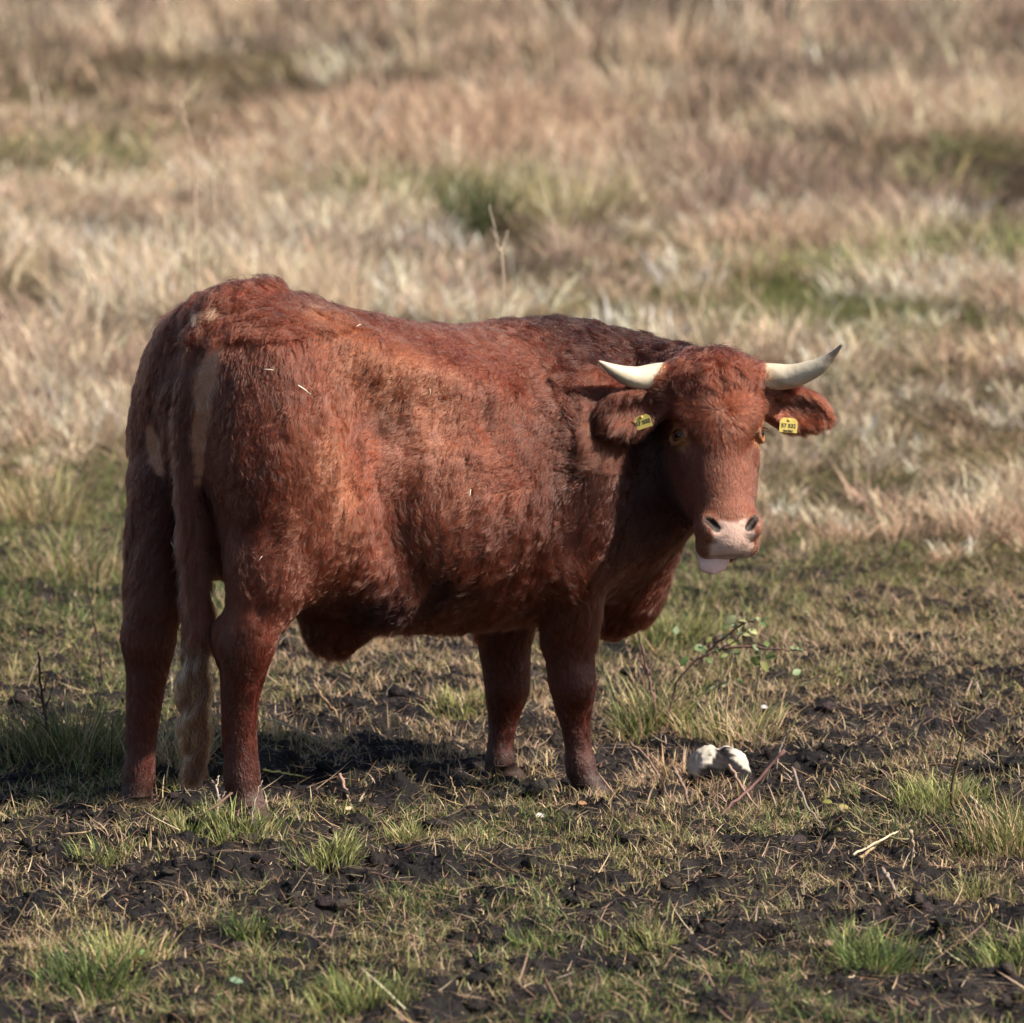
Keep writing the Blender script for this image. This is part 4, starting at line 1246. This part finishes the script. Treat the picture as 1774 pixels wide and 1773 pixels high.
# lying and leaning sticks: (pixel path with heights, radius, colour, label)
TW = [
 ('stick', [((255, 1436), .01), ((310, 1432), .015), ((350, 1412), .035), ((402, 1374), .09)], .0055, (.13, .085, .06), 'long dark stick leaning up against the near hind foot'),
 ('stick', [((80, 1447), .008), ((150, 1441), .012), ((205, 1434), .012), ((240, 1418), .02)], .0040, TAN, 'crooked tan stick on the mud left of the hind hooves'),
 ('stick', [((640, 1512), .01), ((700, 1530), .014), ((775, 1566), .01)], .0045, (.15, .08, .07), 'purplish stick lying flat on the mud below the belly'),
 ('stick', [((1092, 1287), .06), ((1130, 1325), .05), ((1160, 1385), .02), ((1178, 1408), .005)], .0050, (.24, .16, .12), 'brown stick slanting down between the front hoof and the white stone'),
 ('stick', [((1166, 1330), .07), ((1185, 1365), .04), ((1195, 1400), .0)], .0058, (.22, .15, .12), 'short stub leaning in front of the white stone'),
 ('stick', [((1360, 1300), .10), ((1300, 1365), .04), ((1250, 1412), .015), ((1215, 1462), .006)], .0050, (.14, .075, .07), 'long purple cane lying diagonally in front of the white stone'),
 ('stick', [((1262, 1325), .09), ((1285, 1362), .04), ((1325, 1415), .01)], .0050, (.26, .18, .14), 'brown cane crossing the purple one at the white stone'),
 ('stick', [((1372, 1330), .05), ((1398, 1395), .03), ((1440, 1445), .02)], .0042, (.26, .20, .16), 'bent grey brown stick right of the white stone'),
 ('stick', [((1435, 1440), .02), ((1465, 1426), .05), ((1500, 1445), .03), ((1570, 1455), .015), ((1650, 1466), .01)], .0042, (.22, .20, .10), 'olive arching stem lying right of the white stone'),
 ('stick', [((1490, 1482), .01), ((1530, 1455), .02), ((1572, 1428), .03)], .0044, TAN, 'straight tan stick below the olive arching stem'),
 ('stick', [((1528, 1505), .05), ((1545, 1532), .025), ((1562, 1558), .004)], .0058, (.30, .23, .18), 'thick pale stub leaning over bare mud at lower right'),
 ('stick', [((1578, 1440), .07), ((1582, 1480), .03), ((1584, 1505), .0)], .0055, (.33, .25, .19), 'upright pale stub beside the olive arching stem'),
 ('stick', [((1390, 1752), .005), ((1440, 1715), .015), ((1480, 1690), .03)], .0028, PALE, 'thin straw coloured stalk near the bottom right corner'),
 ('stick', [((456, 1334), .012), ((490, 1340), .012), ((540, 1344), .006)], .0030, (.36, .36, .14), 'thin yellow green stalk beside the near hind foot'),
 ('stick', [((455, 1243), .02), ((510, 1262), .02), ((568, 1290), .008)], .0034, PALE, 'pale dry stalk lying behind the near hind leg'),
 ('stick', [((545, 1186), .06), ((562, 1212), .03), ((585, 1232), .0)], .0050, (.26, .16, .10), 'reddish stub standing in the grass under the belly'),
 ('stick', [((588, 1340), .06), ((600, 1372), .03), ((612, 1402), .0)], .0050, (.30, .20, .15), 'split pinkish stub below the belly'),
 ('stick', [((645, 1350), .05), ((628, 1378), .02), ((620, 1398), .0)], .0036, (.30, .23, .16), 'thin tan stub beside the split one below the belly'),
 ('stick', [((1420, 1172), .05), ((1370, 1185), .03), ((1290, 1200), .02)], .0030, TAN, 'thin stalk in the churned ground behind the white stone'),
 ('stick', [((915, 1232), .04), ((940, 1252), .03), ((965, 1268), .02)], .0030, DRK, 'dark twig lying between the front legs'),
 ('stick', [((1478, 1478), .012), ((1540, 1448), .02), ((1590, 1425), .03)], .0030, PALE, 'long pale stalk alongside the straight tan stick'),
 ('stick', [((1680, 1378), .06), ((1700, 1400), .04), ((1720, 1418), .02)], .0034, PALE, 'pale twig in the tuft at the right edge'),
 ('stick', [((188, 1773), .01), ((200, 1740), .03), ((212, 1716), .06)], .0034, (.48, .35, .26), 'pale pinkish stalk sticking up near the bottom left corner'),
]
for name, path, r, col, label in TW:
    P = [gpt(*p) for p, h in path]
    # the seen spot is the raised stick itself: bring it nearer along the ray by its height
    Q_ = []
    for (p, h), g in zip(path, P):
        d = ray(*p); t = (g[2] + h - CAM[2]) / d[2]; Q_.append(CAM + d * t)
    Q_[0 if path[0][1] < path[-1][1] else -1][2] -= .006
    simple(name, [stem_mesh(Q_, r, r * .6, col, thorns=3, wob=.003)], m_bark, label, 'stick', 'sticks and stubs on the mud')

# thorny bare stems standing up
def standing(px, py, tops, r, col, label, twigs=(), name='bare_stem', group='bare stems standing in the pasture', leafy=0):
    b = gpt(px, py); Y = b[1]
    pts = [lift(b, -.01)] + [at(q[0], q[1], Y + (q[2] if len(q) > 2 else 0)) for q in tops]
    L = [stem_mesh(pts, r, r * .45, col, thorns=5)]
    for t in twigs:
        L.append(stem_mesh([at(q[0], q[1], Y + .01 * i) for i, q in enumerate(t)], r * .5, r * .2, col, seg=5, n=8))
    return simple(name, L, m_bark, label, 'stem', group)
standing(182, 1190, [(172, 1130), (160, 1060), (148, 990)], .0045, DRK, 'dark bent stem standing left of the far hind leg', [[(160, 1060), (150, 1040), (140, 1030)], [(172, 1130), (182, 1110)]])
standing(100, 1318, [(85, 1270), (72, 1200), (66, 1130)], .0055, DRK, 'dark thorny stem at the left edge beside a green tuft', [[(85, 1270), (60, 1245), (30, 1232)], [(72, 1200), (88, 1165)], [(76, 1220), (58, 1190)]])
standing(55, 1290, [(60, 1260), (80, 1225), (92, 1190)], .004, DRK, 'thin dark twig leaning right behind the thorny stem', [[(80, 1225), (70, 1205)]])
standing(1672, 1420, [(1650, 1395), (1655, 1340), (1664, 1290), (1674, 1232)], .0060, (.11, .08, .04), 'tall thorny stem with a withered tip right of the white stone', [[(1655, 1395), (1668, 1370), (1664, 1345)], [(1672, 1240), (1682, 1236)], [(1674, 1250), (1680, 1262)]])
standing(1140, 1250, [(1130, 1200), (1118, 1150), (1106, 1092)], .0058, (.17, .10, .09), 'purple brown stem rising beside the brisket', [[(1128, 1190), (1105, 1140), (1080, 1126)], [(1124, 1170), (1134, 1140)]])
standing(1262, 1300, [(1258, 1240), (1262, 1190), (1268, 1150)], .003, TAN, 'thin dry stalk rising from the tuft behind the white stone')
standing(1345, 1330, [(1350, 1300), (1362, 1275), (1372, 1262)], .0035, GREY, 'short grey twig beside the white stone')
standing(575, 1230, [(572, 1200), (568, 1180)], .004, (.32, .24, .18), 'pale upright stub in the grass under the belly')
standing(372, 1420, [(378, 1390), (374, 1362), (380, 1345)], .0040, (.42, .34, .28), 'whitish forked twig in front of the near hind foot', [[(378, 1390), (392, 1372)], [(374, 1362), (366, 1352)]])
standing(432, 1440, [(437, 1410), (445, 1380), (455, 1352)], .0028, (.40, .32, .24), 'thin tan stalk crossing the near hind hoof', [[(437, 1415), (425, 1390)]])
standing(790, 1395, [(788, 1370), (780, 1345)], .0022, TAN, 'short straw stalk left of the far front hoof')
standing(985, 1362, [(984, 1340), (986, 1330)], .0020, PALE, 'short straw stalk before the near front hoof')

# far dry weeds, blurred by the lens
def weed(px, py, D_, tops, r, col, label, twigs=(), cat='weed'):
    Y = D_
    x0 = at(px, py, Y)
    b = np.array((x0[0], Y, float(ground_z(np.array([x0[0]]), np.array([Y]))[0]) - .02))
    pts = [b] + [at(q[0], q[1], Y) for q in tops]
    L = [stem_mesh(pts, r, r * .5, col, seg=6)]
    for t in twigs: L.append(stem_mesh([at(q[0], q[1], Y + .03 * i) for i, q in enumerate(t)], r * .6, r * .25, col, seg=5, n=8))
    return simple('dry_weed', L, m_bark, label, cat, 'dry weeds standing in the pasture')
WC = (.46, .35, .26)
weed(640, 300, 16.0, [(648, 250), (672, 215), (662, 160), (655, 110)], .011, WC, 'forked dead weed standing highest near the top centre', [[(672, 215), (690, 175), (702, 130)], [(662, 160), (645, 120)], [(648, 250), (625, 238)]])
weed(340, 460, 7.0, [(338, 330), (330, 250), (314, 175)], .0055, WC, 'tall pale weed stalk with a crooked top above the rump', [[(330, 250), (318, 210), (300, 190)], [(314, 175), (322, 160)]])
weed(372, 470, 7.2, [(370, 330), (366, 250), (372, 200)], .0045, (.45, .36, .27), 'straight weed stalk right beside the crooked one', [[(366, 260), (358, 230)]])
weed(392, 460, 7.6, [(388, 380), (392, 300), (386, 260)], .004, (.42, .33, .25), 'shortest of the three weed stalks above the rump')
weed(60, 190, 22.0, [(58, 160), (50, 135), (42, 112)], .014, (.46, .38, .29), 'leaning dead weed near the top left corner', [[(58, 170), (66, 145)]])
weed(90, 210, 21.0, [(84, 180), (76, 150), (72, 128)], .012, (.42, .34, .26), 'second dead weed near the top left corner, the greyer one')
weed(860, 560, 4.4, [(872, 500), (862, 420), (848, 355)], .0038, (.50, .42, .32), 'pale leaning weed stalk standing above the middle of the back', [[(866, 440), (880, 400)], [(862, 420), (850, 395)]])
weed(1232, 190, 20.0, [(1236, 150), (1240, 110)], .012, WC, 'single pale weed stalk high above the head')

# ---- tufts of longer grass
def tuft(px, py, rad, hgt, nb, pal, label, wts=None, wid=.0034, spread=.55, name='grass_tuft', curl=1.0):
    c = gpt(px, py)
    nb = int(nb * .8); a = rng.random(nb) * 2 * PI; r_ = rad * 1.15 * rng.random(nb) ** .62 * (1 + .25 * np.sin(3 * a + px))
    rx = c[0] + r_ * np.cos(a); ry = c[1] + r_ * np.sin(a)
    roots = np.stack([rx, ry, ground_z(rx, ry) - .006], 1) - c
    V, Q, T, C = blades(roots, hgt * (.35 + .75 * rng.random(nb)), wid * (.7 + .6 * rng.random(nb)), a + rng.normal(size=nb) * .9,
                        .1 + spread * rng.random(nb), curl * (.2 + 1.1 * rng.random(nb)), pick(pal, nb, wts), 4)
    o = mesh_np(name, V, None, mat_grass, smooth=False, quads=Q, tris=T, cols=C); o.location = c
    return tag(o, label, 'grass tuft', 'longer tufts of grass round the bull')
YG = [(.30, .31, .11), (.38, .35, .16), (.22, .26, .08)]
MIX = GREEN + OLIVE + STRAW[:2]
tuft(130, 1320, .15, .22, 600, MIX, 'large dark green tuft left of the far hind leg')
tuft(40, 1300, .12, .17, 320, MIX, 'green tuft round the dark thorny stem at the left edge')
tuft(120, 1000, .16, .22, 500, OLIVE + STRAW + GREEN[:2], 'loose tuft of long blades left of the tail')
tuft(60, 905, .16, .26, 500, STRAW + OLIVE, 'straw coloured tuft at the left edge level with the rump')
tuft(1250, 1270, .15, .13, 600, YG + STRAW[:3], 'yellow green tuft close behind the white stone')
tuft(1120, 1255, .10, .20, 350, YG + GREEN[:2] + STRAW[:2], 'tuft at the foot of the purple stem by the brisket')
tuft(1170, 1345, .12, .10, 500, STRAW, 'flattened straw tuft at the left of the white stone', spread=1.2)
tuft(1310, 1290, .09, .12, 350, STRAW + OLIVE, 'straw tuft draped over the back of the white stone', spread=1.0)
tuft(1765, 1470, .13, .20, 500, OLIVE + GREEN[:2] + STRAW[:2], 'dense olive tuft at the right edge')
tuft(1630, 1395, .10, .10, 450, YG, 'bright low tuft beside the tall thorny stem')
tuft(1515, 1688, .085, .13, 480, GREEN, 'vivid green tuft standing alone at lower right', spread=.9)
tuft(1478, 1640, .06, .09, 220, GREEN + YG, 'small green tuft just behind the vivid one')
tuft(570, 1490, .07, .09, 300, YG, 'yellow green tuft on the mud below the hind hooves')
tuft(705, 1458, .05, .08, 180, YG, 'small bright tuft on the mud below the belly')
tuft(415, 1452, .09, .10, 380, YG + GREEN[:1], 'yellow green tuft at the near hind hoof')
tuft(325, 1448, .05, .07, 160, GREEN[:2] + YG, 'small green tuft between the sticks below the tail')
tuft(170, 1490, .07, .07, 260, YG + GREEN, 'small mixed tuft on the mud below the far hind hoof')
tuft(160, 1712, .10, .12, 420, GREEN, 'dark green tuft near the bottom left corner')
tuft(215, 1665, .09, .10, 300, YG + STRAW[:1], 'yellowish tuft above the dark green one at bottom left')
tuft(425, 1625, .05, .09, 160, GREEN, 'small spiky green tuft at lower left')
tuft(625, 1745, .10, .11, 420, GREEN + YG, 'green tuft at the bottom edge below the belly')
tuft(925, 1645, .06, .07, 220, GREEN + YG, 'small green tuft at the bottom centre')
tuft(1130, 1632, .07, .05, 240, YG, 'low yellow green tuft right of the bottom centre')
tuft(1750, 1665, .10, .10, 350, GREEN + YG, 'green tuft low at the right edge')
tuft(1700, 1560, .09, .09, 320, OLIVE, 'olive tuft above the low green one at the right edge')
tuft(1150, 1105, .16, .11, 600, YG + GREEN[:2], 'green tuft behind the brisket')
tuft(800, 1240, .09, .08, 280, YG, 'low tuft in front of the far front leg')
tuft(300, 1330, .10, .16, 420, OLIVE + STRAW + BROWN[:1], 'tangled brown and olive tuft between the hind legs')
tuft(830, 405, .13, .46, 260, [(.07, .10, .04), (.12, .13, .055)], 'dark green rush clump in the dry grass above the back', wid=.008, spread=.35)
tuft(1000, 395, .32, .45, 500, [(.34, .29, .14), (.40, .34, .19), (.28, .26, .11)], 'olive tussock right of the dark green rush clump', wid=.008)
tuft(1500, 470, .55, .14, 1200, [(.16, .24, .05), (.22, .28, .08)], 'fresh green patch in a gap of the dry grass at right', wid=.007)
tuft(1390, 468, .55, .12, 1200, [(.14, .20, .05), (.2, .24, .08)], 'fresh green patch left of the other in the same gap', wid=.007)
tuft(15, 330, .6, .5, 600, [(.13, .15, .07), (.24, .22, .12), (.3, .25, .16)], 'broad green tussock at the left edge high in the pasture', wid=.014)

# ---- leafy bramble
br = empty('bramble', tuple(gpt(1150, 1262)))
tag(br, 'sparse bramble with pale green leaves in front of the bull\'s brisket', 'bramble')
b0 = np.array(br.location); Yb = b0[1]
canes = [[(1150, 1262), (1175, 1180), (1215, 1140), (1262, 1118), (1300, 1085)], [(1215, 1140), (1250, 1108), (1290, 1080), (1316, 1078)], [(1250, 1125), (1300, 1122), (1360, 1126), (1405, 1127)],
         [(1270, 1298), (1258, 1240), (1262, 1180), (1270, 1130)], [(1310, 1200), (1316, 1160), (1318, 1120)], [(1200, 1210), (1240, 1190), (1262, 1180)]]
for i, c_ in enumerate(canes):
    pts = [at(x_, y_, Yb + .03 * i - .02 * j) for j, (x_, y_) in enumerate(c_)]
    if i in (0, 3): pts[0] = lift(gpt(*c_[0]), -.01)
    V, F, C = stem_mesh(pts, .0042, .0018, (.20, .12, .10) if i < 3 else (.36, .28, .2), thorns=5)
    mesh_np('cane', V - b0, F, m_bark, br, cols=C)
def leaf_mesh(c, size, nrm_, up, col, wid=.62, cup=.15):
    n_ = nrm(nrm_); u = nrm(up - n_ * np.dot(up, n_)); s_ = np.cross(n_, u)
    V = []; k_ = 9
    for i in range(k_):
        t = i / (k_ - 1)
        w = wid * .5 * math.sin(PI * t ** .8) ** .8 * (1 + .10 * math.sin(i * 2.6))
        for sd in (-1, 0, 1):
            V.append(c + size * (u * (t - .1) + s_ * sd * w + n_ * (cup * (abs(sd) * w) * 1.2 - .18 * t * t)))
    F = []
    for i in range(k_ - 1):
        for j in (0, 1): a = i * 3 + j; F.append((a, a + 1, a + 4, a + 3))
    V = np.array(V); nv = len(V)
    V2 = V - n_ * .0006
    F += [tuple(nv + q for q in f[::-1]) for f in F]
    V = np.concatenate((V, V2)); C = np.tile(col, (len(V), 1)) * (1 + .15 * noise3(V, 120, 611)[:, None])
    C[1:nv:3] *= 1.25
    return V, F, np.clip(C, .01, .85)
LF = [(1172, 1098, .030, (.34, .44, .36)), (1205, 1125, .042, (.22, .34, .20)), (1190, 1140, .034, (.20, .33, .17)), (1272, 1068, .040, (.40, .46, .38)), (1262, 1110, .030, (.48, .50, .28)), (1285, 1100, .026, (.28, .36, .20)),
      (1310, 1098, .034, (.62, .66, .48)), (1280, 1132, .026, (.30, .40, .28)), (1302, 1140, .036, (.30, .38, .16)), (1322, 1148, .034, (.46, .48, .26)), (1342, 1138, .034, (.26, .34, .18)), (1330, 1120, .026, (.24, .33, .16)),
      (1375, 1168, .032, (.30, .42, .30)), (1296, 1085, .030, (.44, .48, .30)), (1232, 1105, .022, (.40, .44, .25)), (1318, 1075, .026, (.18, .30, .14)), (1250, 1138, .022, (.35, .42, .24)), (1285, 1185, .022, (.25, .33, .18)), (1346, 1112, .024, (.38, .42, .24)), (1222, 1142, .026, (.28, .38, .22)), (1305, 1118, .024, (.22, .30, .16)), (1262, 1085, .024, (.30, .40, .26))]
for i, (x_, y_, sz, c_) in enumerate(LF):
    p = at(x_, y_, Yb + .02 + .05 * math.sin(i * 1.9))
    V, F, C = leaf_mesh(p, sz * 1.05, np.array((.3 * math.sin(i * 2.3), -1 + .3 * math.cos(i), .55 + .4 * math.sin(i * 1.3))), np.array((math.sin(i * 1.7), .2, math.cos(i * 1.1))), np.array(c_) * np.array((.62, .62, .42)))
    mesh_np('leaf', V - b0, F, m_leaf, br, cols=C)

for i, c_ in enumerate(canes[:3] + canes[4:]):
    pts = bez([at(x_, y_, Yb + .03 * (i if i < 3 else i + 1) - .02 * j) for j, (x_, y_) in enumerate(c_)], 20)
    for q in range(9):
        p = pts[rng.integers(8, 20)]
        dv = nrm(rng.normal(size=3) + np.array((0, -.3, .4)))
        V, F, C = leaf_mesh(p + dv * .006, .014 + .014 * rng.random(), nrm(rng.normal(size=3) * .7 + np.array((0, -.6, .6))), dv, np.array(((.20, .26, .13), (.30, .30, .15), (.16, .22, .12), (.34, .32, .20))[q % 4]))
        mesh_np('leaf', V - b0, F, m_leaf, br, cols=C)

# pale and brown leaves dropped on the mud
def dropped(px, py, sz, col, label, az, flat=.9):
    p = lift(gpt(px, py), .016)
    V, F, C = leaf_mesh(p, sz, np.array((.1, -.55, flat)), np.array((math.cos(az), math.sin(az) * .5, .25 * math.sin(az))), np.array(col))
    o = mesh_np('fallen_leaf', V - p, F, m_leaf, cols=C); o.location = p
    return tag(o, label, 'leaf', 'fallen leaves on the mud')
dropped(930, 1424, .032, (.66, .64, .58), 'small white leaf on the mud below the near front hoof', .6)
dropped(1328, 1236, .026, (.75, .75, .72), 'small white leaf standing behind the white stone', 2.2)
dropped(1432, 1655, .036, (.30, .19, .14), 'brown leaf on the mud at lower right', 1.2)
dropped(1455, 1408, .034, (.30, .26, .08), 'yellow brown leaf beside the olive arching stem', .2)
dropped(1440, 1402, .028, (.24, .24, .07), 'greener leaf beside the yellow brown one', 2.9)
dropped(600, 1412, .024, (.60, .46, .30), 'small tan leaf on the mud below the belly', .9)
dropped(1003, 1400, .028, (.40, .22, .12), 'rusty leaf just below the near front hoof', .3)
dropped(400, 1715, .034, (.16, .24, .16), 'dull green leaf near the bottom left', .1)
dropped(245, 1665, .026, (.20, .34, .14), 'round green leaf in the grass at lower left', 1.5)

# ---- the white stone
sc_ = gpt(1243, 1352); sc_ = lift(sc_, .040)
V, F = uv_sphere((0, 0, 0), 1.0, (np.array((0, 0, 1.)), np.array((1., 0, 0)), np.array((0, 1., 0))), 72, 48)
Vn = V.copy()
Vs = Vn * np.array((.090, .065, .070))
# two shoulders with a notch between and flat broken faces
def sm_(a, b, x): return smooth(a, b, x)
Vs = Vs * np.array((1., 1., .95))
for (nx_, ny_, nz_, d_) in ((-.75, -.5, .45, .072), (.9, -.2, .3, .080), (.1, -.9, .35, .056), (-.2, -.1, 1, .066), (.4, .1, .95, .072), (-.95, 0, -.1, .080), (.55, -.8, .1, .062), (0, -1, -.3, .052)):
    nn_ = nrm(np.array((nx_, ny_, nz_))); q = Vs @ nn_; ov = np.maximum(q - d_, 0); Vs = Vs - ov[:, None] * nn_ * .97
notch = np.exp(-((Vs[:, 0] - .005) / .014) ** 2) * smooth(.0, .04, Vs[:, 2])
Vs[:, 2] -= .013 * notch
Vs += nrm(Vn) * (.0045 * noise3(Vs, 45, 701) + .003 * noise3(Vs, 110, 702) + .008 * noise3(Vs, 18, 703))[:, None]
mudm = smooth(.55, -.45, (Vs[:, 2] + .004) / .03 - 3.2 * np.exp(-((Vs[:, 0] - .014) / .036) ** 2) * (Vs[:, 1] < .01) + 1.3 * noise3(Vs, 26, 711) + 1.0 * noise3(Vs, 80, 712))
mudm = np.maximum(mudm, smooth(.0, -.02, Vs[:, 2] + .012))
stc = np.array((.42, .385, .33)) * (1 + .10 * noise3(Vs, 40, 721) + .08 * noise3(Vs, 130, 722))[:, None]
stc = stc * (1 - mudm[:, None]) + np.array((.013, .011, .012)) * mudm[:, None]
st = mesh_np('white_stone', Vs, F, mat_tint('limestone', rough=.85, spec=.2, bump=.004, nscale=60), cols=np.clip(stc, .01, .8))
st.location = sc_; st.rotation_euler = (0, 0, R(8))
tag(st, 'pale limestone with a notch in its top, smeared with black mud', 'stone')

# ---- bits of straw caught in the coat
for (px, py, dx, dy, wd, label) in ((467, 643, 14, 1, .0016, 'short white straw lying level high on the rump'), (517, 679, 18, 12, .0014, 'pale straw slanting on the haunch'), (293, 947, -6, -14, .0014, 'white straw bit low on the tail side of the far thigh'),
        (804, 856, 2, -12, .0016, 'pale straw bit upright on the middle of the flank'), (734, 678, 0, -8, .0012, 'tiny straw bit on the ribs'), (452, 968, 4, -10, .0010, 'thin straw bit on the near thigh'), (610, 577, 8, -3, .0012, 'tiny straw bit on the loin')):
    h1_ = hit(px - dx / 2, py - dy / 2); h2_ = hit(px + dx / 2, py + dy / 2)
    if h1_ is None or h2_ is None: continue
    a = h1_[0] + h1_[1] * .030; b = h2_[0] + h2_[1] * .030
    m_ = (a + b) / 2 + h1_[1] * .002
    V, F, C = stem_mesh([a, m_, b], wd, wd * .7, (.72, .66, .52), seg=6, n=6, wob=.0004)
    o = mesh_np('straw_bit', V - a, F, m_bark, cols=C); o.location = a
    tag(o, label, 'straw', 'bits of straw caught in the coat')
print('all', time.time() - T0)
